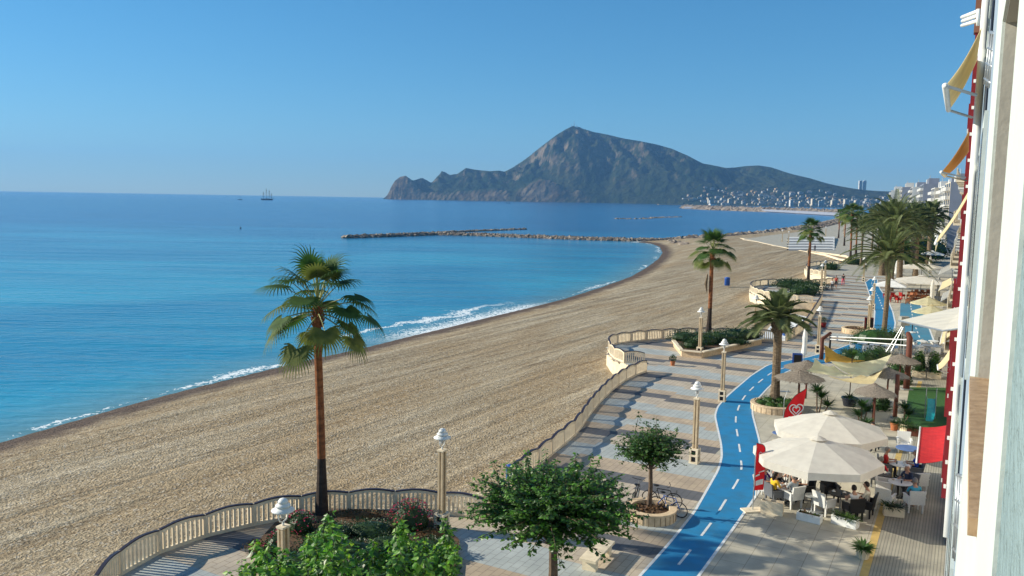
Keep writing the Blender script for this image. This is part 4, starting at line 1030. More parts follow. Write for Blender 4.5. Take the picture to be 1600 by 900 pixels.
    for i in range(6):
        for k in range(14): fsh.append((i*14+k,i*14+(k+1)%14,(i+1)*14+(k+1)%14,(i+1)*14+k))
    hb_.add(vsh,fsh,hair)
    if long_hair: hb_.tube([hc+Vector((0,-.06,.04)),hc+Vector((0,-.1,-.1)),hc+Vector((0,-.09,-.26))],[.07,.09,.04],hair,8)
    hb_.build('hair',t,True)
    return t
def face_to(p,q): d=q-p; return math.atan2(d.y,d.x)-math.pi/2
T1=G(1226,786); T2=G(1312,797); T3=G(1405,778); T4=G(1405,748)
SC=[('white wicker chair facing away under the man in grey, right of the beige box',G(1238,792),T1,'wwhite'),
    ('white wicker chair turned left beside the dark table, right of the parasol pole',G(1287,803),T2,'wwhite'),
    ('grey backed wicker chair under the yellow shirted diner',G(1209,788),T1,'gwick'),
    ('white wicker chair under the diner in the purple shirt',G(1193,777),T1,'wwhite'),
    ('white wicker chair pushed up behind the purple shirted diner',G(1198,768),G(1212,762),'wwhite'),
    ('empty white wicker chair on the left of the front terrace table',G(1382,796),T3,'wwhite'),
    ('white wicker chair under the man in cyan',G(1427,799),T3,'wwhite'),
    ('white wicker chair at the upper right, behind the man in cyan',G(1433,769),T4,'wwhite'),
    ('empty white wicker chair behind the front terrace table, left side',G(1380,774),T3,'wwhite'),
    ('black wicker chair under the man in the white shirt at the left table',G(1255,782),T1,'black'),
    ('black wicker chair with a dark jacket over it at the dark table',G(1296,782),T2,'black'),
    ('white wicker chair under the woman in the white tank top',G(1332,812),T2,'black'),
    ('dark chair under the man with sunglasses',G(1352,806),T2,'black'),
    ('dark chair under the man in the red polo shirt',G(1383,745),T4,'gwick'),
    ('dark chair under the man in the bright red top, left of the others',G(1374,762),T4,'gwick'),
    ('dark chair under the man in the royal blue shirt',G(1429,751),T4,'gwick'),
    ('white wicker chair under the woman in white facing the camera',G(1216,768),T1,'wwhite'),
    ('white wicker chair at the far side of the blue table',G(1412,706),G(1418,722),'wwhite'),
    ('white wicker chair under the parasol edge, behind the red shirted men',G(1362,702),G(1345,712),'black')]
chairs={}
CL=[]
for lb,p,tg,m in SC:
    rz=face_to(p,tg); c=wicker_chair(lb,p,rz,m,chairs.get(m)); c.scale=(1.12,1.12,1.08); chairs.setdefault(m,c); CL.append((c,p,rz))
SC[11]
CL[11][0]['label']='dark chair under the woman in the white tank top'
round_table('small round table crowded with plates between the six diners under the near parasol',T1,.5,'white')
round_table('dark round table in front of the couple under the near parasol',T2,.5,'black')
round_table('pale round table in front of the man in cyan',T3,.5,'white')
round_table('pale round table between the men in red and the man in royal blue',T4,.5,'white')
round_table('empty round table with a pale blue top behind the purple shirted diner',G(1213,760),.4,'glass')
cmat('bluecloth',(.10,.17,.36),scale=2)
round_table('round table under a blue cloth beside the red awning',G(1418,722),.6,'bluecloth')
round_table('low steel side table beside the near parasol pole',G(1268,800),.32,'metal')
round_table('blue round bistro table between the blue path and the far parasol',G(1217,697),.38,'bluecloth')
random.seed(61)
for nm,T,ks in (('the six diners table',T1,['plate','cup','glass','plate','cup','glass','glass']),('the dark table of the couple',T2,['cup','cup','glass']),("the cyan shirted man's table",T3,['cup','plate','glass']),('the table of the men in red',T4,['cup','glass','glass','cup'])):
    for i,k in enumerate(ks):
        a=i*2*math.pi/len(ks)+.3; r_=.3 if i%2 else .2; word={'plate':'white plate of food','cup':'white coffee cup on its saucer','glass':'clear drinking glass'}[k]
        side=['far side','right','front','left','middle','front left','far left'][i]
        glassware(T+Vector((r_*math.cos(a),r_*math.sin(a),.747)),f'{word}, {side} of {nm}',k)
PE=[(3,'seated diner in a purple shirt leaning over the table by the path',dict(top=(.09,.03,.22),reach=1)),
    (2,'seated diner with dark hair and a yellow top, back to the camera',dict(top=(.72,.45,.02),long_hair=True,reach=1)),
    (16,'woman in a white top with long dark hair facing the camera',dict(top=(.7,.62,.55),long_hair=True,sleeves=False)),
    (0,'seated man in a grey T-shirt with his back to the camera',dict(top=(.30,.33,.36),hair='ghair')),
    (9,'seated man in a white shirt at the right of the table of six',dict(top=(.72,.68,.62))),
    (11,'seated woman in a white tank top with dark hair tied up',dict(top=(.75,.72,.70),sleeves=False)),
    (12,'seated man in a white shirt and sunglasses beside the woman',dict(top=(.78,.72,.58))),
    (13,'seated man in a dark red polo shirt facing the camera',dict(top=(.50,.02,.02),hair='ghair')),
    (14,'seated man in a bright red top with folded arms, left of the others',dict(top=(.68,.03,.05),hair='ghair')),
    (15,'seated man in a royal blue shirt with thinning hair, turned left',dict(top=(.02,.09,.52),hair='ghair',shorts=True)),
    (6,'seated man in a cyan T-shirt at the front terrace table',dict(top=(.06,.36,.52),hair='ghair',shorts=True)),
    (18,'seated person in black at the edge of the far parasol',dict(top=(.02,.02,.025)))]
for i,lb,kw in PE:
    c,p,rz=CL[i]; f=Vector((-math.sin(rz),math.cos(rz),0)); person(lb,p+f*-.06,rz,'sit',**kw)
# extra diners of the six and at T3/T4
person('diner in a striped brown top standing behind the table of six',G(1240,775),face_to(G(1240,775),T1),'walk',top=(.30,.16,.13),phase=.1,h=1)
q=G(1417,775); wicker_chair('dark chair under the person with a cap, beside the man in cyan',q,face_to(q,T3),'gwick',chairs['gwick']); person('person in dark clothes and a pale cap beside the man in cyan',q,face_to(q,T3),'sit',top=(.03,.04,.08),hair='white')
def walker(px,py,lb,rz,**k): person(lb,G(px,py),rz,'walk',**k)
aw=FANG-math.pi/2
walker(1306,450,'person in a red top walking on the far tiled walk',aw+math.pi,top=(.5,.05,.04),phase=1,shorts=True)
walker(1317,446,'person in black top and pink trousers walking away on the far walk',aw,top=(.03,.03,.03),bottom=(.75,.08,.15),phase=-1)
walker(1300,455,'child in a white top walking ahead of the red topped walker',aw+math.pi,top=(.72,.7,.68),phase=.8)
walker(1353,424,'person in a white shirt and dark trousers far along the walk',aw+math.pi,top=(.8,.8,.78),phase=.7)
walker(1273,393,'person in dark clothes standing on the sand by the white steps',0,top=(.05,.06,.12),phase=.2)
# ---- parasols
def parasol(name,label,loc,R_,zt,zr,m,n=8,rz=0,pole='black',val=.3,group='open canvas parasols',vent=True,rot=None):
    t=thing(name,label,'parasol',loc,rz,group)
    b=MB(); k=5; vs=[];fs=[]
    for i in range(k+1):
        f=i/k
        for j in range(n*4):
            a=2*math.pi*j/(n*4); sa=((j%4)/4)*2*math.pi/n; cr=math.cos(math.pi/n)/math.cos(sa-math.pi/n)   # straight edges between ribs
            cr=1+(cr-1)*1.0; sagz=-.018*math.sin(math.pi*(j%4)/4)*f
            rr=.03+R_*f; vs.append((rr*cr*math.cos(a),rr*cr*math.sin(a),zt-(zt-zr)*f**1.08+sagz))
    q=n*4
    for i in range(k):
        for j in range(q): fs.append((i*q+j,i*q+(j+1)%q,(i+1)*q+(j+1)%q,(i+1)*q+j))
    b.add(vs,fs,m); b.build('canopy',t,False)
    if val:
        b=MB(); v2=[];f2=[]
        for j in range(q):
            x,y,z=vs[k*q+j]; v2+= [(x*1.001,y*1.001,z+.002),(x*1.005,y*1.005,z-val*(1+.08*math.sin(j*2.3)))]
        for j in range(q): f2.append((2*j,2*((j+1)%q),2*((j+1)%q)+1,2*j+1))
        b.add(v2,f2,m); b.build('valance',t)
    if vent:
        b=MB(); b.lathe([(.34*R_/2.4,zt-.02),(.17*R_/2.4,zt+.06),(.02,zt+.13)],m,n=n); b.build('vent_cap',t)
    b=MB(); b.tube([(0,0,.05),(0,0,zt)],.035,pole,10); b.build('pole',t,True)
    b=MB(); b.box((0,0,.04),(.6,.6,.08),'metal'); b.build('base',t)
    for j in range(n):
        a=2*math.pi*j/n; b=MB(); b.tube([(0,0,zt-.06),(R_*.98*math.cos(a),R_*.98*math.sin(a),zr-.01)],.014,pole,4); b.build('rib',t)
    return t
parasol('cafe_parasol','large off white octagonal parasol nearest the camera, over the seated diners',Vector((12.95,34.1,0)),2.58,3.2,2.48,'fabric',8,R(18))
parasol('cafe_parasol','large off white octagonal parasol just behind the nearest one, above the red flag',G(1291,750),2.55,3.25,2.5,'fabric',8,R(10))
far_par=[((1393,437),2.9,3.6,'wfabric','white parasol at the left of the far restaurant, above the red chairs'),
 ((1440,431),4.4,6.0,'fabric','widest cream parasol over the far restaurant tables'),
 ((1441,411),4.6,6.0,'fabric','wide cream parasol behind the widest one'),
 ((1457,392),3.0,4.6,'wfabric','white parasol farthest back, beneath the awnings'),
 ((1412,434),2.6,3.6,'fabric','cream parasol tucked between the white one and the widest one'),
 ((1451,464),2.2,2.7,'beige','small beige parasol above the faded blue side path'),
 ((1456,477),2.1,2.7,'beige','second small beige parasol just in front of the first beige one')]
for (px,py),zt,w_,m,lb in far_par:
    zt=min(zt,3.4); p=G(px,py,zt); r_={3.6:3.1,6.0:5.2,4.6:3.7,2.7:2.15}[w_]; p.z=0
    if lb.startswith('cream parasol tucked'): r_=2.6
    parasol('cafe_parasol',lb,p,r_*.9,zt,zt-.75,m,4 if m!='beige' else 8,FANG+R(45),val=.1)
def closed_parasol(px,py,h_,label,m='wfabric',r=.16):
    p=G(px,py); t=thing('closed_parasol',label,'parasol',p,0,'closed parasols'); b=MB(); b.tube([(0,0,0),(0,0,.7)],.035,'metal'); b.build('pole',t)
    b=MB(); b.lathe([(r*.8,.6),(r*1.1,.75),(r*.75,h_*.5),(r*.9,h_*.7),(r*.5,h_*.93),(.03,h_)],m,n=9); b.build('canopy',t); b=MB(); b.box((0,0,.04),(.6,.6,.08),'metal'); b.build('base',t)
closed_parasol(1256,565,2.9,'closed off white parasol standing by the blue path, left of the brown post','wfabric',.24)
closed_parasol(1455,480,3.6,'closed cream parasol in front of the widest open one','fabric',.3)
closed_parasol(1465,470,3.4,'closed grey parasol at the right of the far restaurant','greyc',.25)
closed_parasol(1452,432,3.8,'closed cream parasol between the two rows of open ones','fabric',.3)
closed_parasol(1400,433,3.,'closed white parasol far left under the palms','wfabric',.3)
closed_parasol(1410,430,3.,'second closed white parasol under the palms','wfabric',.3)
closed_parasol(1424,408,3.2,'closed white parasol farthest back under the palms','wfabric',.3)
# ---- thatched parasols
def thatched(px,py,label,r=1.15,zt=2.6,gz=None,first=None):
    p=G(px,py,zt); p.z=0
    if first is not None: return dup(first,loc=p,rz=random.uniform(0,3),label=label,sc=(r/1.15,r/1.15,1))
    t=thing('thatched_parasol',label,'parasol',p,0,'grey thatched parasols'); b=MB(); n=28; vs=[];fs=[]
    for i,(rr,z) in enumerate([(.04,zt),(.25,zt-.12),(.6,zt-.28),(.95,zt-.42),(1.15,zt-.52)]):
        for j in range(n): vs.append((rr*math.cos(2*math.pi*j/n)*random.uniform(.97,1.04),rr*math.sin(2*math.pi*j/n)*random.uniform(.97,1.04),z+random.uniform(-.015,.015)))
    for i in range(4):
        for j in range(n): fs.append((i*n+j,i*n+(j+1)%n,(i+1)*n+(j+1)%n,(i+1)*n+j))
    b.add(vs,fs,'thatch')
    for j in range(160):
        a=random.uniform(0,6.28); b.add([(1.08*math.cos(a-.02),1.08*math.sin(a-.02),zt-.5),(1.08*math.cos(a+.02),1.08*math.sin(a+.02),zt-.5),(1.25*math.cos(a),1.25*math.sin(a),zt-.52-random.uniform(.05,.14))],[(0,1,2)],'thatch')
    b.build('thatch',t); b=MB(); b.tube([(0,0,0),(0,0,zt)],.05,'wood',8); b.build('pole',t)
    return t
TP=thatched(1369,601,'nearest thatched parasol, between the dark tub and the red brown post',1.2)
thatched(1250,578,'thatched parasol beside the blue path, left of the sails',1.5,first=TP)
thatched(1262,563,'thatched parasol half hidden behind the one by the blue path',1.5,first=TP)
thatched(1389,574,'thatched parasol behind the lower corner of the sails',1.25,first=TP)
thatched(1408,553,'thatched parasol farthest right, in front of the tall brown post',1.3,first=TP)
thatched(1366,614,'low thatched parasol showing beneath the nearest one',1.05,2.0,first=TP)
# ---- posts, beams and sails
def post(base,topz,label,m='wood',r=.13,bend=None):
    t=thing('timber_post',label,'post',base,0,'reddish timber posts of the sail frame'); b=MB()
    P=[(0,0,0),(.02,0,topz*.5),(0,0,topz)]; Rr=[r*1.1,r,r]
    if bend: P.append(tuple(bend)); Rr.append(r*.8)
    b.tube(P,Rr,m,10); b.build('shaft',t,True); b=MB(); b.box((0,0,.03),(r*3.4,r*3.4,.06),'metal'); b.build('base_plate',t)
def zat(base,px,py):      # height above a ground point seen at a pixel row
    q=D(px,py,base.y); return q.z
pa=G(1283,562); pb_=G(1416,608); pc=G(1398,653); pd=G(1296,548)
za=zat(pa,1284,530); zb=zat(pb_,1420,528); zc=zat(pc,1397,585)
post(pa,za,'reddish timber post at the left corner of the sails',r=.16,bend=(.9,.6,za+.45))
post(pb_,zb,'tallest dark red timber post at the right end of the beams',r=.2,bend=(.1,.5,zb+.25))
post(pc,zc,'slim reddish timber post beside the nearest thatched parasol',r=.12)
post(pd,zat(pd,1297,524),'dark post just behind the left corner post','black',.09)
t=thing('beam_pair','pair of white beams spanning from the left post to the tall one','beam',pa,0); 
for k,(a1,a2) in enumerate([((1297,526),(1419,531)),((1297,530),(1418,540))]):
    A_=D(*a1,pd.y)-pa; B_=D(*a2,pb_.y+1.0)-pa; b=MB(); b.tube([A_,B_],.045,'white',6); b.build('beam',t)
def sail(name,label,corners,m,n=12,sag=.35):
    """hypar-like cloth between 3 or 4 corners, edges curved inward, real thickness from two skins"""
    C=[Vector(c) for c in corners]
    if len(C)==3: C=[C[0],C[1],C[2],C[2].lerp(C[0],.02)]
    vs=[]; base=C[0].copy(); base.z=0
    cen=sum(C,Vector())/4
    for i in range(n+1):
        for j in range(n+1):
            u,v=i/n,j/n; p=C[0].lerp(C[1],u).lerp(C[3].lerp(C[2],u),v)
            e=(4*u*(1-u)*abs(2*v-1)**2+4*v*(1-v)*abs(2*u-1)**2); p=p.lerp(cen,.10*e); p.z-=sag*(16*u*(1-u)*v*(1-v))**.8*.5+sag*.5*e
            p.z+=.02*math.sin(14*u+3*v); vs.append(p-base)
    b=MB(); N_=(n+1)**2; fs=[]
    for i in range(n):
        for j in range(n): fs.append((i*(n+1)+j,(i+1)*(n+1)+j,(i+1)*(n+1)+j+1,i*(n+1)+j+1))
    b.add(vs,fs,m); b.add([q-Vector((0,0,.006)) for q in vs],[f[::-1] for f in fs],m)
    o=b.build(name,None,True,base); return tag(o,label,'shade sail','shade sails over the terrace')
def SP(px,py,z): return G(px,py,z)
sail('shade_sail','yellow triangular shade sail tied to the left post',[SP(1288,539,4.0),SP(1352,564,2.9),SP(1288,563,2.4)],'ysail')
sail('shade_sail','widest cream shade sail in the middle, stretched to the metal stand',[SP(1297,564,3.0),SP(1393,554,3.2),SP(1379,577,2.7),SP(1334,586,2.6)],'sail',sag=.5)
sail('shade_sail','cream shade sail with a high peak at the left',[SP(1273,559,3.4),SP(1303,572,2.7),SP(1345,588,2.5),SP(1259,579,2.4)],'sail')
sail('shade_sail','lowest yellowish shade sail nearest the camera',[SP(1292,587,2.6),SP(1345,586,2.7),SP(1379,578,3.1),SP(1364,600,2.5)],'beige',sag=.4)
# metal A-frame stand with grey box
q=G(1392,560); t=thing('metal_stand','tall grey steel stand with a box on top behind the sails','stand',q); zt_=zat(q,1412,522)-0
b=MB()
for dx in (-.5,.9):
    for dy in (-.4,.4): b.tube([(dx,dy,0),(.9,dy*.3,2.9)],.035,'metal',6)
b.build('frame',t); b=MB(); b.box((.9,0,3.25),(.75,.6,.75),'greyc',0,.9); b.build('box',t)
# boards, bins, signs
def board(px,py,label,m,wd=.6,h_=1.1):
    t=thing('menu_board',label,'menu board',G(px,py),FANG-R(70),'menu boards'); b=MB(); 
    b.box((0,-.15,h_/2),(wd,.04,h_),m); b.build('front_panel',t); b=MB(); b.box((0,.2,h_/2),(wd,.04,h_),m); b.build('back_panel',t); b=MB(); b.box((0,-.175,h_/2+.05),(wd-.12,.01,h_-.25),'black'); b.build('slate',t)
board(1245,578,'dark blue menu board beside the blue path near the thatched parasols','bluep',.7,1.3); board(1357,519,'red framed menu board by the far round planter','redp',.8,1.5)
def bin_(px,py,label,h_=.95,r=.24):
    t=thing('litter_bin',label,'litter bin',G(px,py,-1.1 if 'sand' in label else 0),0,'blue litter bins'); b=MB(); b.lathe([(r*.85,.1),(r,.15),(r,h_*.8),(r*1.05,h_*.82)],'bluep',n=16); b.build('body',t,True)
    b=MB(); b.lathe([(r*1.08,h_*.82),(r*1.0,h_*.95),(r*.5,h_),(.02,h_+.02)],'bluep',n=16); b.build('lid',t,True); b=MB(); b.tube([(0,r+.03,0),(0,r+.03,h_)],.025,'metal'); b.build('support',t)
bin_(1228,526,'blue litter bin at the end of the balustrade by the white ramp',1.3,.34); bin_(1136,447,'blue litter bin alone on the open sand',1.5,.45); bin_(796,752,'blue litter bin by the opening in the balustrade, behind the big tree',.8,.17)
# steel bench-like bollard racks near the date palm
for px,py,lb in [(1222,612,'low steel cycle rack behind the date palm'),(1224,628,'low steel cycle rack right of the date palm bed')]:
    t=thing('cycle_rack',lb,'cycle rack',G(px,py),FANG-1.2,'steel cycle racks'); b=MB(); b.box((0,0,.02),(1.0,.25,.04),'metal'); b.build('foot_plate',t); b=MB(); b.tube([(-.4,0,.03),(-.4,0,.5)],.03,'metal'); b.tube([(.4,0,.03),(.4,0,.16)],.03,'metal'); b.build('hoop',t)
# bench
def bench(px,py,label,L=1.9):
    t=thing('bench',label,'bench',G(px,py),FANG+R(2),'pale concrete benches'); b=MB(); b.box((0,0,.42),(L,.62,.1),'cream'); b.build('seat',t)
    for s in (-1,1): b=MB(); b.box((s*L*.35,0,.18),(.25,.5,.36),'cream'); b.build('leg',t)
bench(933,878,'pale concrete bench beneath the wide tree, partly under its branches',2.0)
# bicycles
def bicycle(loc,rz,label,m,tilt=.12):
    t=thing('bicycle',label,'bicycle',loc,rz,'bicycles leaning on the round planter'); t.rotation_euler=(tilt,0,rz)
    for x in (-.52,.52):
        wl=thing('wheel',None,None,(x,0,.34)); wl.parent=t; del_=[k for k in wl.keys()]
        for k_ in del_: del wl[k_]
        b=MB(); P=[(.33*math.cos(a),0,.33*math.sin(a)) for a in [k*math.pi/14 for k in range(29)]]; b.tube(P,.022,'black',6,False); b.build('tyre',wl)
        b=MB()
        for k in range(14):
            a=k*math.pi/7; b.tube([(0,0,0),(.31*math.cos(a),0,.31*math.sin(a))],.004,'metal',3)
        b.tube([(0,-.04,0),(0,.04,0)],.03,'metal',6); b.build('rim',wl)
    b=MB(); bb=(-.08,0,.30); st_=(-.22,0,.80); hd=(.34,0,.78); hl=(.37,0,.66)
    for a,c in [(bb,st_),(bb,hl),(st_,hd),((-.52,0,.34),bb),((-.52,0,.34),(-.2,0,.74)),((.52,0,.34),hd)]: b.tube([a,c],.018,m,6)
    b.build('frame',t); b=MB(); b.tube([(-.22,0,.8),(-.25,0,.92)],.013,'metal'); b.sph((-.25,0,.94),.13,'black',8,(1,.6,.3)); b.build('saddle',t)
    b=MB(); b.tube([hd,(.33,0,.96)],.013,'metal'); b.tube([(.25,-.28,1.02),(.33,-.12,.98),(.33,.12,.98),(.25,.28,1.02)],.014,'black',6); b.build('handlebar',t)
    b=MB(); b.lathe([(.08,-.01),(.08,.01)],'metal',n=14); o=b.build('chainring',t); o.rotation_euler=(math.pi/2,0,0); o.location=bb
    b=MB(); b.tube([(-.08,.06,.30),(-.02,.06,.15)],.01,'metal'); b.tube([(-.08,-.06,.30),(-.14,-.06,.45)],.01,'metal'); b.build('pedal_crank',t)
bicycle(G(1040,805)+Vector((.15,.1,0)),R(-38),'dark blue bicycle leaning on the right of the round planter','bluep')
bicycle(G(1030,798)+Vector((.2,.5,0)),R(-20),'black bicycle behind the blue one at the round planter','black',.1)
bicycle(G(994,793)+Vector((.0,.5,0)),R(70),'black bicycle at the left of the round planter, only handlebar showing','black',.1)
# flags
def heart(s,n=40): return [(16*math.sin(t)**3*s,(13*math.cos(t)-5*math.cos(2*t)-2*math.cos(3*t)-math.cos(4*t))*s) for t in [2*math.pi*k/n for k in range(n)]]
def flag(px,py,h_,w_,rz,label,shape,base=True):
    t=thing('feather_flag',label,'flag',G(px,py),rz,'red advertising flags'); b=MB()
    b.tube([(0,0,0),(0,0,.9),(0,0,h_*.8),(w_*.12,0,h_*.95)],[.03,.025,.018,.01],'metal',6); b.build('pole',t)
    b=MB(); b.box((0,0,.03),(.9,.5,.06),'cream'); b.build('base',t)
    def edge_(u):       # outline of the cloth, u 0..1 bottom to top -> x extents
        if shape=='feather': 
            x1=w_*(1 if u<.86 else math.sqrt(max(0,1-((u-.86)/.14)**2))); return 0.03,.03+x1
        return .03+w_*1.05*u**3.2,.03+w_*(.80+.27*u)
    vs=[];n=26;z0=h_*.30
    for i in range(n+1):
        u=i/n; a,c=edge_(u)
        for j in range(7):
            x=a+(c-a)*j/6; vs.append((x,.03*math.sin(x*7+u*4)*(j/6),z0+(h_-z0)*u))
    fs=[(i*7+j,i*7+j+1,(i+1)*7+j+1,(i+1)*7+j) for i in range(n) for j in range(6)]
    b=MB(); b.add(vs,fs,'redf'); 
    if shape=='feather':
        pass
    b.build('cloth',t)
    b=MB(); ei=1 if shape=='feather' else 0; P=[(edge_(i/n)[ei],0.03*math.sin(edge_(i/n)[ei]*7+i/n*4),z0+(h_-z0)*i/n) for i in range(n//2 if ei else 0,n+1)]; b.tube(P,.015,'black',5); b.build('hem',t)
    # emblem: white double heart outline with lettering strip, both faces
    for sd in (-1,1):
        b=MB(); sc_=w_/(46 if shape!='feather' else 44); cx=w_*(.5 if shape=='feather' else .58)+.04; cz=h_*(.60 if shape!='feather' else .80); k=(.0 if shape!='feather' else 0)
        for s_,th in ((1.0,.13),(.55,.10)):
            H=heart(sc_*s_); 
            if shape=='feather': H=[(-y*.9,x*1.3) for x,y in H]
            P=[(cx+x,sd*.012+.03*math.sin((cx+x)*7+((cz+z-z0)/(h_-z0))*4)*((cx+x)/w_)+sd*.02,cz+z) for x,z in H]; P.append(P[0]); b.tube(P,th*sc_*14 if False else w_*.03,'white',4,False)
        b.build('emblem',t)
        if shape=='feather':
            b=MB()
            for (x0,x1,za_,zb_) in [(.1,.9,.37,.47),(.05,.5,.50,.55),(.4,.95,.56,.6)]:
                v=[(w_*x0+.03,0,za_*h_),(w_*x1+.03,0,(za_+.02)*h_),(w_*x1+.03,0,zb_*h_),(w_*x0+.03,0,(zb_-.03)*h_)]; v=[(x,.03*math.sin(x*7+((z-z0)/(h_-z0))*4)*(x/w_)+sd*.008,z) for x,y,z in v]
                b.add(v,[(0,1,2,3)],'white')
            b.build('print',t)
        else:
            cu=bpy.data.curves.new('lettering','FONT'); cu.body='Frigo'; cu.size=w_*.30; cu.extrude=.002; cu.align_x='CENTER'
            ob=bpy.data.objects.new('lettering',cu); COL.objects.link(ob); bpy.context.view_layer.update(); m2=bpy.data.meshes.new_from_object(ob.evaluated_get(bpy.context.evaluated_depsgraph_get())); bpy.data.objects.remove(ob)
            m2.materials.clear(); m2.materials.append(MT['white']); o=bpy.data.objects.new('lettering',m2); COL.objects.link(o); o.parent=t; o.location=(cx-.1,sd*.035,h_*.40); o.rotation_euler=(math.pi/2,0,0 if sd<0 else math.pi)
flag(1176,798,2.95,.42,R(12),'tall narrow red feather flag at the edge of the blue path','feather')
flag(1222,690,2.95,1.15,R(8),'broad red teardrop flag with a white heart behind the far parasol','drop')
# play area: slide and small fence
q=G(1452,662); t=thing('slide','teal plastic slide on the green turf','slide',q,R(25))
b=MB(); P=[Vector((0,0,.15)),Vector((.45,.3,.3)),Vector((.85,.6,.75)),Vector((1.05,.8,1.25))]
for i in range(3):
    a,c=P[i],P[i+1]; w_=Vector((.13,-.14,0)); b.add([a-w_,a+w_,c+w_,c-w_,a-w_*1.15+Vector((0,0,.16)),a+w_*1.15+Vector((0,0,.16)),c+w_*1.15+Vector((0,0,.16)),c-w_*1.15+Vector((0,0,.16))],[(0,1,2,3),(0,3,7,4),(1,5,6,2)],'teal')
b.build('chute',t); b=MB()
for dx in (-.2,.2): b.tube([(1.1+dx,.85-dx,0),(1.1+dx,.85-dx,1.9)],.025,'metal')
b.build('ladder_frame',t)
# outdoor restaurant: white tables and chairs in rows (middle distance)
random.seed(71)
cnt=0; whites=[]
def simple_set(px,py,col,lbl):
    p=G(px,py); rz=random.uniform(0,1.5); t=round_table(lbl,p,.45,col); return p
def rs_chair(lb,q,rz): return dup(chairs['wwhite'],q,rz,lb,'white chairs of the middle restaurant',sc=.78)
tabs=[(1347,549,'behind the yellow sail, left'),(1366,551,'behind the cream sails, middle'),(1384,553,'left of the metal stand'),(1434,553,'behind the hedge boxes, left'),(1449,552,'behind the hedge boxes, middle'),(1463,554,'behind the hedge boxes, right'),(1440,545,'second row behind the hedge boxes, left'),(1458,545,'second row behind the hedge boxes, right')]
for px,py,w_ in tabs:
    p=simple_set(px,py,'white','white restaurant table '+w_)
    for k in range(3):
        a=k*2.1+random.uniform(0,.5); q=p+Vector((math.cos(a)*.8,math.sin(a)*.8,0)); rs_chair(['white chair at the right of the table ','white chair beyond the table ','white chair at the left of the table '][k]+w_,q,face_to(q,p))
cmat('redplastic',(.38,.02,.015),scale=3); 
RC=wicker_chair('red chair at the far restaurant, first from the blue path',G(1389,472),1.,'redplastic',None,'red chairs of the far restaurant'); 
spots=[(1395,468,'second from the blue path'),(1403,473,'third from the blue path'),(1409,467,'behind the third one'),(1384,466,'at the very edge of the blue path')]
for px,py,w_ in spots: dup(RC,G(px,py),random.uniform(0,6),'red chair at the far restaurant, '+w_)
cmat('wickerbrown',(.33,.12,.05),scale=8)
BC=wicker_chair('brown chair at the left end of the far restaurant rows',G(1418,475),1.,'wickerbrown',None,'brown chairs of the far restaurant')
k=0
for i in range(5):
    for j in range(3):
        k+=1; q=G(1421+i*7.4,473-j*5.2); o=dup(BC,q,random.uniform(0,6),'brown chair of the far restaurant, %s row, %s'%(['front','middle','back'][j],['leftmost','second from left','in the centre','second from right','rightmost'][i]))
for px,py,lb in [(1425,520,'cream pedestal menu stand on the open paving'),(1466,545,'small dark pedestal stand on the open paving')]:
    t=thing('pedestal_stand',lb,'stand',G(px,py)); b=MB(); b.lathe([(.35,0),(.35,.1),(.05,.14)],'white',n=14); b.build('base',t); b=MB(); b.tube([(0,0,.1),(0,0,1.1)],.05,'black'); b.build('post',t)
# ================================================================== WHITE RAMP, STEPS, BANKS, BREAKWATERS
q=MB(); rp=[G(1186,531),G(1226,533),G(1262,504),G(1262,494),G(1240,484),G(1218,484)]; z=[.0,.0,-.0,-.1,-.5,-.7]
ce=sum(rp,Vector())/6; vs=[(p.x-ce.x,p.y-ce.y,zz-.0+.02) for p,zz in zip(rp,z)]+[(p.x-ce.x,p.y-ce.y,-1.6) for p in rp]
q.add(vs,[(0,1,2,3,4,5)]+[(i,6+i,6+(i+1)%6,(i+1)%6) for i in range(6)],'white'); o=q.build('ramp',None,False,ce); tag(o,'smooth white ramp leading down to the sand behind the date palm','ramp')
# white curved seating steps
t=thing('seating_steps','broad white curved steps with dark blue lines by the far sand','steps',G(1270,388)); org=t.location.copy()
for k in range(5):
    y0=391-k*3.6; pts=[G(px,y0-2.2*math.sin((px-1225)/130*3.14)*.3+ (1225-px)*-.01,0) for px in range(1232,1306,8)]; back=[G(px,y0-3.6-(1225-px)*-.01,0) for px in range(1232,1306,8)][::-1]
    b=MB(); b.prism([(p.x-org.x,p.y-org.y) for p in pts+back],-.1,.06+.14*k,'bwhite'); b.build('step',t)
    b=MB(); P=[p-org+Vector((0,0,(.08+.14*k))) for p in pts]; b.tube([p+Vector((0,1.5,0)) for p in P],.14,'hull',4); b.build('stripe',t)
b=MB()
cpts=[G(*p) for p in [(1158,372),(1178,376),(1195,380),(1215,384),(1238,389),(1262,393),(1290,397),(1312,404),(1326,406)]]
for a,c in zip(cpts,cpts[1:]):
    m_=(a+c)/2; b.box((m_.x-cpts[0].x,m_.y-cpts[0].y,-.2),((c-a).length+.5,.6,.45),'cream',math.atan2((c-a).y,(c-a).x))
o=b.build('sea_wall',None,False,cpts[0]); tag(o,'low white kerb wall curving along the far edge of the sand','wall')
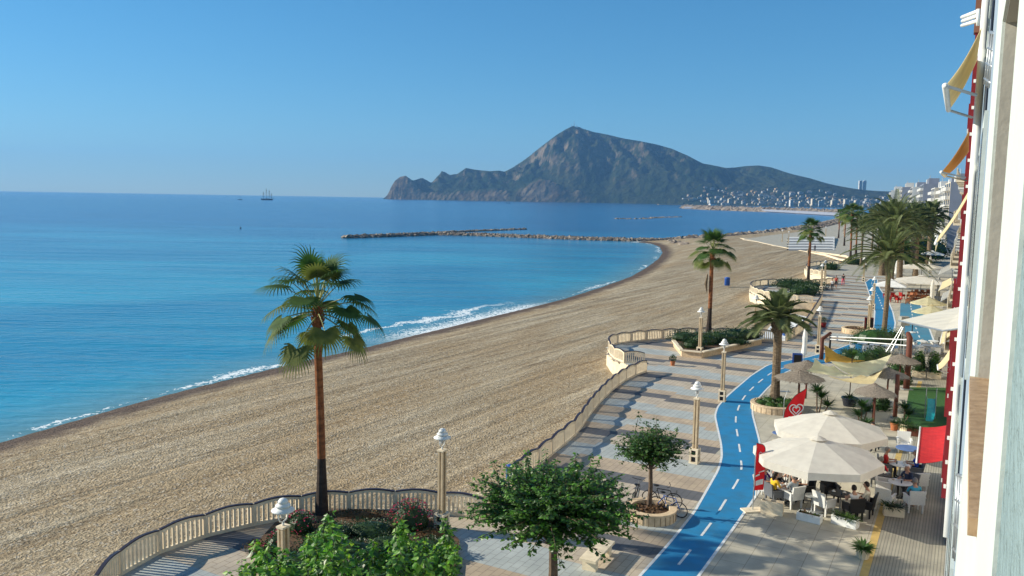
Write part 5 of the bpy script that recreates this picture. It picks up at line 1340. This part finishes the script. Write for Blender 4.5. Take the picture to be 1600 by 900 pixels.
def rocks(name,label,pts,wd,n,sz,z0,hh,seed,cat='breakwater'):
    random.seed(seed); b=MB(); P=resample(pts,1.0); 
    for k in range(n):
        a=random.random()*(len(P)-1); i=int(a); c=P[i].lerp(P[i+1],a-i); d=(P[i+1]-P[i]).normalized(); s=Vector((-d.y,d.x,0)); off=random.uniform(-1,1); r_=sz*random.uniform(.5,1.2)
        c=c+s*off*wd; zc_=z0+hh*(1-abs(off)**1.5)-r_*.3
        vs=[];
        for q in range(6):
            pass
        ph=[Vector(v)*r_ for v in [(1,0,0),(-1,0,0),(0,1,0),(0,-1,0),(0,0,.8),(0,0,-.8),(.7,.7,.4),(-.7,.6,.5),(.6,-.7,.5),(-.7,-.7,.3)]]
        ph=[Vector((v.x*random.uniform(.7,1.2),v.y*random.uniform(.7,1.2),v.z*random.uniform(.7,1.2))) for v in ph]; rot=Matrix.Rotation(random.uniform(0,6),3,'Z'); ph=[rot@v+Vector((c.x,c.y,zc_)) for v in ph]
        b.add(ph,[(4,6,7),(6,2,7),(4,7,9),(4,9,8),(4,8,6),(6,8,0),(0,2,6),(7,2,1),(7,1,9),(9,1,3),(9,3,8),(8,3,0),(5,2,0),(5,0,3),(5,3,1),(5,1,2)],random.choice(['rock','rock','rock2']))
    o=b.build(name); tag(o,label,cat,kind='stuff'); return o
MT['rock2']=mat('darker_rock',(.20,.16,.13),.9,(.11,.09,.075),1.2,.7,3)
rocks('breakwater_boulders','boulders of the long low breakwater running out from the beach tip',[G(*p,SEA) for p in [(541,372),(600,370),(680,367),(740,368),(820,371),(900,374),(980,376.5),(1040,376.5),(1068,375)]],2.1,2400,1.05,SEA-.1,.9,81)
rocks('breakwater_boulders','boulders of the outer arm of the breakwater beyond the first',[G(*p,SEA) for p in [(600,368.5),(680,364.5),(740,361.5),(780,360),(822,358.5)]],1.3,520,1.0,SEA-.1,.5,82)
rocks('bank_boulders','boulders heaped along the bank beyond the far sand',[G(*p,-1.4) for p in [(1052,375),(1075,376),(1100,374),(1130,372),(1165,369),(1200,366),(1245,359),(1290,350),(1335,338)]],6,2000,1.9,-2.0,1.7,83,'boulder bank')
rocks('shore_boulders','few pale boulders at the tip of the sand spit',[G(*p,-1.5) for p in [(1044,378),(1056,380),(1070,384)]],1.5,14,1.6,-1.6,.8,84,'boulders')
rocks('harbour_boulders','boulder slope of the far harbour breakwater',[G(*p,SEA) for p in [(1069,325.5),(1110,327.8),(1200,331),(1262,333.5),(1320,336)]],9,1800,6.5,SEA,5,85)
rocks('reef_rocks','dark reef awash in the bay before the harbour',[G(*p,SEA) for p in [(962,342),(1000,342),(1030,340),(1062,339)]],5,160,1.6,SEA-.6,.8,86,'reef')
b=MB(); hp=[G(*p,2.0) for p in [(1072,323.2),(1130,324.6),(1200,327.4),(1262,330.3),(1318,333)]]
for a,c in zip(hp,hp[1:]):
    m_=(a+c)/2; b.box((m_.x-hp[0].x,m_.y-hp[0].y,-1.5),((c-a).length,10,3.4),'bgrey',math.atan2((c-a).y,(c-a).x))
o=b.build('harbour_quay',None,False,hp[0]); tag(o,'pale quay wall on top of the far harbour breakwater','quay')
def far_box(px,py,wpx,hpx,y,m,name,label,cat,dep=10,roof=None):
    c=D(px,py,y); s=y/CF; t=thing(name,label,cat,c); b=MB(); b.box((0,0,hpx*s/2),(wpx*s,dep,hpx*s),m); b.build('wall',t)
    if roof: b=MB(); b.box((0,0,hpx*s+.6),(wpx*s*1.05,dep*1.05,1.2),roof); b.build('roof',t)
    return t
far_box(1113,324,9,5,1950,'white','harbour_building','white harbour building on the quay near its tip','building',20,'bgrey')
far_box(1109,322,2,8,1950,'white','harbour_light','small white light tower beside the harbour building','tower',5,'white')
for px,w_,lb in [(1152,11,'white covered yacht shed on the quay, leftmost of three'),(1168,14,'white covered yacht shed on the quay, middle of three'),(1187,17,'white covered yacht shed on the quay, rightmost of three')]: far_box(px,325.5+(px-1150)*.03,w_,2,1800,'white','quay_shed',lb,'shed',20,'white')
b=MB(); c0=D(1200,322.5,3300); b.box((0,0,0),(800,30,2.4),'ochre'); o=b.build('town_beach',None,False,Vector((c0.x,3500,SEA+.5))); tag(o,kind='structure')
# ================================================================== SHIPS
def ship(px,py,y,L,masts,label,mh):
    s=y/CF; c=G(px,py,SEA); c=D(px,py,y); c.z=SEA; t=thing('sailing_ship',label,'ship',c,R(4)); b=MB(); n=10; vs=[];fs=[]
    for i in range(n+1):
        u=i/n*2-1; w_=L*.11*(1-abs(u)**2.5)+.05; sh=L*.035*abs(u)**2
        vs+=[(u*L/2,-w_,L*.085+sh),(u*L/2*.92,-w_*.5,-.5),(u*L/2*.92,w_*.5,-.5),(u*L/2,w_,L*.085+sh)]
    for i in range(n):
        a=i*4; fs+=[(a,a+1,a+5,a+4),(a+1,a+2,a+6,a+5),(a+2,a+3,a+7,a+6),(a+3,a,a+4,a+7)]
    b.add(vs,fs,'hull'); b.build('hull',t); b=MB(); b.box((0,0,L*.11),(L*.3,L*.1,L*.06),'bwhite'); b.build('deckhouse',t)
    for x,k in masts:
        b=MB(); b.tube([(x*L,0,L*.08),(x*L,0,mh*k)],L*.013,'hull',6); 
        for z in (.4,.6,.8): b.tube([(x*L,-L*.1,mh*k*z),(x*L,L*.1,mh*k*z)],L*.006,'hull',4); b.tube([(x*L-L*.06,0,mh*k*z),(x*L+L*.06,0,mh*k*z)],L*.006,'hull',4)
        b.build('mast',t)
    if len(masts)>2:
        b=MB()
        for x,k in masts:
            for s_ in (-1,1): b.tube([(x*L,0,mh*k*.95),((x+s_*.14)*L,0,L*.09)],L*.004,'hull',3)
        b.tube([(L*.48,0,L*.13),(L*.62,0,L*.18)],L*.01,'hull',5); b.build('rigging',t)
ship(417,312,2300,33,[(-.28,.75),(-.04,1.05),(.2,.92),(.38,.6)],'dark three masted sailing ship anchored far out in the bay',31)
ship(375,313.5,2200,13,[(0,1)],'small dark sailing boat left of the large ship',11)
ship(794,317.5,2600,14,[(0,.4)],'tiny motor boat under the mountain cliffs',6)
b=MB(); b.sph((0,0,.2),.35,'black',8); b.tube([(0,0,.3),(0,0,1.0)],.06,'black'); o=b.build('buoy',None,False,D(376,357,G(376,357,SEA).y)); tag(o,'tiny dark buoy floating in the near bay','buoy')
# ================================================================== TOWN ON THE HILLSIDE
random.seed(91)
MT['hwhite']=mat('hillside_white_render',(.46,.45,.42),.85,(.36,.35,.33),.3); MT['hcream']=mat('hillside_cream_render',(.40,.34,.25),.85,(.32,.27,.2),.3)
mats_=['hwhite','hwhite','hcream','hwhite','ochre','hcream']; houses=[]; occupied=[]
protoH={}
ncol={'hwhite':'white','hcream':'cream','ochre':'ochre'}
k=0; tries=0
while k<200 and tries<20000:
    tries+=1
    px=random.choice([random.gauss(1120,45),random.uniform(1060,1400),random.gauss(1220,60),random.gauss(1330,40)])
    if not 1058<px<1420: continue
    y=random.uniform(3350,4700); x=ray(px,310).x/ray(px,310).y*y; K_=tz(np.array([[x]]),np.array([[y]]))[1][0,0]
    if K_<.02 or K_>.5: continue
    z=terrain(x,y)
    lim=np.interp(px,[1058,1100,1180,1260,1330,1420],[25,95,100,85,60,45])
    if z<2 or z>lim*random.uniform(.5,1): continue
    if any(abs(x-a)+abs(y-c)<27 for a,c in occupied): continue
    occupied.append((x,y)); m_=random.choice(mats_); wd=random.uniform(12,28); h_=random.uniform(3.5,7)
    b=MB(); b.box((0,0,h_/2-2),(wd,random.uniform(9,15),h_+4),m_)
    for q in range(random.choice([1,2])): b.box((random.uniform(-.3,.3)*wd,-1,h_+1.2),(wd*.35,6,2.5),m_)
    for r0 in range(int(h_//3)): b.box((0,-5.6,1.2+r0*3),(wd*.7,4.5,1.1),'glass')
    if random.random()<.4: b.box((0,0,h_+.4),(wd*1.06,12,.8),'brown')
    o=b.build('hillside_house',None,False,(x,y,z)); o.rotation_euler=(0,0,random.uniform(-.4,.4)); col_=ncol[m_]
    tag(o,f'{col_} house among the many scattered on the hillside across the bay','house',f'{col_} houses on the hillside across the bay'); k+=1
def block(px,pyb,y,wpx,h_,label,m='bwhite',floors=8,rz=0,dep=16,group=None,name='apartment_block',z0=None):
    c=D(px,pyb,y); wd=wpx*y/CF; t=thing(name,label,'building',c,rz,group); b=MB(); b.box((0,0,h_/2),(wd,dep,h_),m); b.build('wall',t)
    fh=h_/floors
    for f in range(floors):
        b=MB(); b.box((0,-dep/2-.35,fh*f+fh*.62),(wd*.84,.8,fh*.42),'glass'); b.build('window',t)
        b=MB(); b.box((0,-dep/2-.8,fh*f+fh*.2),(wd*.9,1.6,fh*.3),m); b.build('balcony',t)
    b=MB(); b.box((wd*.1,0,h_+1.2),(wd*.3,dep*.4,2.4),m); b.build('roof_hut',t); return t
for px,w_,h_,lb in [(1236,5,26,'pale apartment block on the distant seafront, first from the left'),(1252,7,20,'wide pale apartment block on the distant seafront'),(1270,5,30,'tallest pale block of the distant seafront row'),(1283,7,22,'distant seafront block right of the tallest'),(1303,9,24,'broad distant seafront block with dark windows'),(1322,7,28,'distant seafront block before the palms'),(1338,6,24,'distant seafront block at the left edge of the palms'),(1110,8,18,'large white hotel low on the hillside'),(1140,5,16,'smaller white hotel on the cliff')]:
    block(px,322.5 if px>1200 else 317,3300,w_,h_,lb,random.choice(['bwhite','bcream']),6,group='distant seafront blocks')
for px,lb in [(1343.5,'left one of the two slender white towers on the skyline'),(1350,'right one of the two slender white towers on the skyline')]:
    block(px,300,5600,4.6,75,lb,'bwhite',12,group='twin skyline towers',dep=14,name='tower_block')
# summit masts
for px,h_,lb in [(897,42,'tall thin radio mast on the mountain summit'),(893,20,'short radio mast left of the tall one'),(901,16,'small mast with a hut on the summit')]:
    y=float(yr(D(px,200,5150).x)); c=D(px,199,y); o=MB(); o.tube([(0,0,-6),(0,0,h_)],[2,.7],'bgrey',4); o.box((0,0,1),(12,8,7),'bwhite'); q=o.build('radio_mast',None,False,c); tag(q,lb,'radio mast','radio masts on the summit')
# ================================================================== THE HOUSES ALONG THE RIGHT
MT['stucco']=mat('rough_blue_grey_stucco',(.25,.33,.34),.9,(.19,.26,.27),2.2,1.0,38)
MT['surround']=mat('smooth_white_surround',(.56,.60,.56),.75,(.50,.54,.505),1.6,.12,30)
MT['jamb']=mat('cream_grey_jamb_render',(.50,.47,.40),.9,(.45,.42,.355),3,.12,30)
MT['sill']=mat('tan_marble_sill',(.50,.34,.20),.5,(.36,.23,.13),26,.15,60,stretch=(1,1.6,1),detail=10)
MT['bluewall']=mat('pale_blue_render',(.28,.35,.42),.85,(.24,.30,.37),2,.2)
def fb(b,s0,s1,t0,t1,z0,z1,m,org):
    c=F((s0+s1)/2,(t0+t1)/2,(z0+z1)/2)-org; b.box(c,(abs(s1-s0),abs(t1-t0),abs(z1-z0)),m,FANG)
WT=-.048
# wall nearest the camera with its window
o0=F(0,-.5,0); t=thing('house','pale stuccoed house front at the right edge with a tan window sill','building',o0)
b=MB(); fb(b,-8,.97,WT-.4,WT,0,19,'stucco',o0); b.build('wall',t)
W0,W1,Z0,Z1=1.53,2.83,12.49,13.53
b=MB(); e=.004
fb(b,.97,W0,WT-.4,WT+e,0,19,'surround',o0); fb(b,W1,4.1,WT-.4,WT+e,0,19,'surround',o0); fb(b,W0,W1,WT-.4,WT+e,0,Z0-.03,'surround',o0); fb(b,W0,W1,WT-.4,WT+e,Z1,19,'surround',o0); b.build('window_surround',t)
b=MB(); q=.004
fb(b,W0+.001,W0+.006,WT-.38,WT-.004,Z0,Z1,'jamb',o0); fb(b,W1-.006,W1-.001,WT-.38,WT-.004,Z0,Z1,'jamb',o0); fb(b,W0,W1,WT-.38,WT-.004,Z1-.006,Z1-.001,'jamb',o0); b.build('window_reveal',t)
b=MB(); fb(b,W0-.005,W1+.005,WT-.30,-.030,Z0-.03,Z0,'sill',o0); b.build('window_sill',t)
b=MB(); fb(b,W0,W1,WT-.34,WT-.30,Z0,Z1,'glass',o0); b.build('window_pane',t)
b=MB(); fb(b,-8,4.1,-12,WT-.4,0,19.3,'bwhite',o0); b.build('rear_volume',t)
# second house
o1=F(4.2,-.5,0); t=thing('house','pale blue rendered house with white grilles, next beyond the sill','building',o1)
b=MB(); fb(b,4.1,30,-12,WT-.01,0,18.5,'bluewall',o1); b.build('wall',t)
for s0 in (6.2,9.5,13,17,21,25):
    for z0 in (2.6,5.8,9,12.0,15.2):
        b=MB(); fb(b,s0-.12,s0+1.42,WT-.01,WT+.012,z0-.12,z0+1.6,'surround',o1); wt=b.build('window_trim',t); b=MB(); fb(b,s0,s0+1.3,WT,WT+.016,z0,z0+1.5,'glass',o1); b.build('window',wt)
def tb(name,label,cat,segs,r,m,n=6,group=None,one=True):
    base=segs[0][0].copy(); b=MB()
    for sg in segs: b.tube([p-base for p in sg],r,m,n)
    o=b.build(name,None,True,base); return tag(o,label,cat,group)
def grille(pts_top,pts_bot,rows,label):
    a,c=D(*pts_top),D(*pts_bot); segs=[[a,c]]
    off=D(pts_top[0]+7,pts_top[1]+2,pts_top[2]-.25)-a
    segs.append([a+off,c+off]); segs.append([a+off*.5,c+off*.5])
    for k in range(rows): 
        p=a.lerp(c,(k+.02)/(rows-.6) if rows>1 else 0); segs.append([p-off*.15,p+off*1.35])
    return tb('window_grille',label,'grille',segs,.012,'metal',6,'white grilles on the house fronts')
grille((1548,50,6),(1539,132,6),4,'white window grille high on the right, beside the cream awning')
grille((1521,425,6),(1514,512,6),3,'white window grille at mid height left of the tan sill')
grille((1497,742,5),(1490,872,5),4,'white railing low on the right, below the tan sill')
tb('drainpipe','dark thin strip painted for the shade gap left of the white window surround','pipe',[[D(1553,0,6.5),D(1531,290,6.5),D(1517,470,6.5),D(1488,895,6.3)]],.012,'hull')  # dark tube paints the shade gap beside the surround, no real pipe
tb('drainpipe','white drainpipe running down the edge of the house fronts','pipe',[[D(1541,0,12),D(1510,420,12),D(1480,840,11)]],.055,'white',8)
tb('drainpipe','thin cream pipe beside the white drainpipe','pipe',[[D(1536,60,16),D(1507,420,16),D(1482,760,16)]],.04,'cream',8)
tb('drying_rack','white clothes airer sticking out at the very top right','clothes rack',[[D(1503,27,12),D(1529,17,11)],[D(1504,33,12),D(1529,24,11)],[D(1503,40,12),D(1529,32,11)],[D(1529,14,11),D(1528,40,11)]],.025,'white')
# awnings
def awning(label,P,m,arms=True,vz=.0,group='awnings on the house fronts'):
    """P: outer near, outer far, wall far, wall near"""
    P=[Vector(p) for p in P]; base=P[3].copy(); t=thing('awning',label,'awning',base,0,group); b=MB(); n=8; vs=[]
    for i in range(n+1):
        for j in range(n+1):
            u,v=i/n,j/n; p=P[3].lerp(P[0],u).lerp(P[2].lerp(P[1],u),v)-base; p.z-=.06*math.sin(math.pi*u); vs.append(p)
    fs=[(i*(n+1)+j,(i+1)*(n+1)+j,(i+1)*(n+1)+j+1,i*(n+1)+j+1) for i in range(n) for j in range(n)]
    b.add(vs,fs,m); b.add([v-Vector((0,0,.012)) for v in vs],[f[::-1] for f in fs],m); b.build('cloth',t)
    b=MB(); b.tube([P[0]-base,P[1]-base],.035,'white',8); b.build('front_rail',t,True)
    if vz:
        b=MB(); a,c=P[0]-base,P[1]-base; dz=Vector((0,0,-vz)); b.add([a,c,c+dz,a+dz],[(0,1,2,3)],m); b.build('valance',t)
    if arms:
        for a,c in ((P[0],P[3]),(P[1],P[2])):
            b=MB(); w_=c-base+Vector((0,0,-1.0*abs((a-c).z)-.1)); w_.z=min(w_.z,(a-base).z-.05) ; b.tube([a-base,w_],.018,'metal',6); b.build('arm',t)
    return t
awning('cream awning with its arms spread, highest on the right against the sky',[D(1477,134,9.6),D(1482,172,12.1),D(1526,95,12.1),D(1534,42,9.6)],'creamc')
awning('orange awning below the cream one against the sky',[D(1471,269,16.7),D(1477,275,19.2),D(1514,236,19.2),D(1514,205,16.7)],'orange',vz=.05)
awning('long thin cream awning seen edge on above the far parasols',[D(1462,381,17),D(1466,370,20),D(1513,299,20),D(1514,305,17)],'creamc',False,vz=.18)
awning('small yellowish awning beside the dark red upright, above the hedge boxes',[D(1466,578,33),D(1465,570,36),D(1484,546,36),D(1483,562,33)],'creamc')
zr_=3.0; awning('bright red awning over the terrace, lowest on the right',[D(1432,723,31.6),G(1438,667,3.0),D(1481,664,G(1438,667,3.0).y+.3),D(1478,718,31.8)],'redc',False,vz=.12)
# pale pink pointed awning
t=thing('awning','pale pink canvas awning with a long pointed corner, right of the white beams','awning',D(1503,478,22),0,'awnings on the house fronts'); base=t.location.copy()
b=MB(); O=D(1404,501,21)-base; C_=D(1473,517,17)-base; Wn=D(1502,513,16.5)-base; Wf=D(1506,478,22)-base; mid=O.lerp(Wf,.5)+Vector((0,0,-.1))
b.add([O,C_,Wf],[(0,1,2)],'fabric'); b.add([C_,Wn,Wf],[(0,1,2)],'fabric'); d=Vector((0,0,-.02)); b.add([O+d,C_+d,Wf+d,Wn+d],[(2,1,0),(2,3,1)],'fabric'); b.build('cloth',t); b=MB(); b.tube([O,C_,Wn],.02,'metal',6); b.build('front_rail',t)
# red house
o2=F(31,-.3,0); t=thing('house','house with dark red uprights and white fixings, beyond the blue one','building',o2)
b=MB(); fb(b,30.01,62,-12,-.02,0,18.5,'bwhite',o2); b.build('wall',t)
b=MB(); fb(b,31.5,31.9,-.02,.25,3.0,18.6,'redp',o2); 
b.build('red_upright',t); b=MB(); fb(b,44,44.4,-.02,.48,3,9.6,'redp',o2); b.build('red_upright',t)
b=MB(); fb(b,31.4,31.9,-.02,.30,18.6,23,'brown',o2); b.build('roof_edge',t)
for k in range(18): 
    b=MB(); fb(b,31.35,31.5,.12,.20,3.4+k*.85,3.5+k*.85,'white',o2); b.build('fixing',t)
for f in range(5):
    for s0 in (33,40,47,54):
        b=MB(); fb(b,s0,s0+4.5,-.02,.30,3.1+f*3.1,3.25+f*3.1,'bwhite',o2); fb(b,s0,s0+4.5,.26,.30,3.25+f*3.1,4.1+f*3.1,'redp' if s0==33 else 'bwhite',o2); b.build('balcony',t)
        b=MB(); fb(b,s0+.8,s0+3.6,-.02,.0,3.3+f*3.1,5.5+f*3.1,'glass',o2); b.build('window',t)
# further houses up to the bend
for i,(s0,s1,tt,h_,m,lb) in enumerate([(62.2,88,.1,16,'bcream','cream house with balconies beyond the red uprights'),(88.2,120,.3,15,'bwhite','white house with balconies before the far restaurants'),(120.2,175,.5,17,'bcream','long cream house behind the farthest parasols')]):
    o=F(s0,-.3,0); t=thing('house',lb,'building',o); b=MB(); fb(b,s0,s1,-12,tt,0,h_,m,o); b.build('wall',t)
    for f in range(5):
        s_=s0+1.5
        while s_<s1-5:
            b=MB(); fb(b,s_,s_+4,tt,tt+.9,3+f*2.9,3.15+f*2.9,m,o); fb(b,s_,s_+4,tt+.84,tt+.9,3.15+f*2.9,3.95+f*2.9,m,o); b.build('balcony',t)
            b=MB(); fb(b,s_+.6,s_+3.4,tt,tt+.02,3.2+f*2.9,5.3+f*2.9,'glass',o); b.build('window',t); s_+=6.5
def fawn(s0,s1,t0,t1,zt,zl,m,lb): awning(lb,[F(s0,t1,zl),F(s1,t1,zl),F(s1,t0,zt),F(s0,t0,zt)],m,False,vz=.25)
fawn(66,74,.1,1.3,4.2,3.2,'creamc','cream ground floor awning beyond the red uprights'); fawn(80,87,.1,1.6,4.6,3.3,'greyc','grey ground floor awning at the right of the far parasols')
fawn(92,101,.3,2.0,5.0,3.6,'greyc','second grey ground floor awning further along'); fawn(106,118,.3,2.6,5.0,3.4,'creamc','wide striped cream awning near the farthest parasol')
fawn(125,140,.5,3.2,5.6,3.8,'greyc','wide grey awning over the farthest terrace')
# far apartment blocks where the street bends left
hv=Vector((.446,1,0)).normalized(); hn=Vector((-hv.y,hv.x,0)); HA=math.atan2(hv.y,hv.x)
def far_block(px,y0,L,pytop,m,side,label,floors=6,dep=14,bal='bwhite'):
    c=D(px,320,y0); c.z=0; top=D(px,pytop,y0).z; t=thing('apartment_block',label,'building',c,HA,'apartment blocks beyond the palm grove')
    b=MB(); b.box((L/2,-dep/2,top/2),(L,dep,top),m); b.build('wall',t)
    b=MB(); b.box((-.12,-dep/2,top/2),(.25,dep,top-.02),side); b.build('gable_wall',t)
    fh=top/floors; nb=max(1,int(L/7))
    for f in range(1,floors):
        for k in range(nb):
            x=(k+.5)*L/nb; b=MB(); b.box((x,.55,f*fh+.5),(L/nb*.72,1.1,1.05),bal); b.build('balcony',t); b=MB(); b.box((x,.03,f*fh+fh*.62),(L/nb*.6,.1,fh*.5),'glass'); b.build('window',t)
    for k in range(max(1,int(L/12))): b=MB(); b.box((5+k*11,-4,top+1.2),(4,4,2.4),random.choice(['bwhite','bwhite','bgrey'])); b.build('roof_hut',t)
    b=MB(); b.tube([(L*.4,-3,top),(L*.4,-3,top+4)],.12,'metal',4); b.tube([(L*.4-1,-3,top+3.4),(L*.4+1,-3,top+3.4)],.08,'metal',4); b.build('aerial',t)
    return t
random.seed(101)
far_block(1483,235,24,284,'bcream','bgrey','tall cream apartment block with a blank gable coloured grey for shade, nearest beyond the grove',8)  # grey side colour paints the shade on the camera-facing gable
far_block(1474,268,30,290,'bwhite','bwhite','white apartment block with stacked balconies left of the grey gable',8)
far_block(1459,310,30,293,'bwhite','bcream','white apartment block second from the grey gable',8)
far_block(1441,352,45,287,'bgrey','bgrey','bluish grey apartment block behind the middle of the grove',8)
far_block(1424,410,40,292,'bwhite','bwhite','white stepped block left of the bluish grey one',9)
far_block(1408,470,50,292,'bcream','bgrey','cream apartment block far behind the grove',9)
far_block(1391,540,60,297,'bwhite','bwhite','leftmost white block above the palm grove',9)
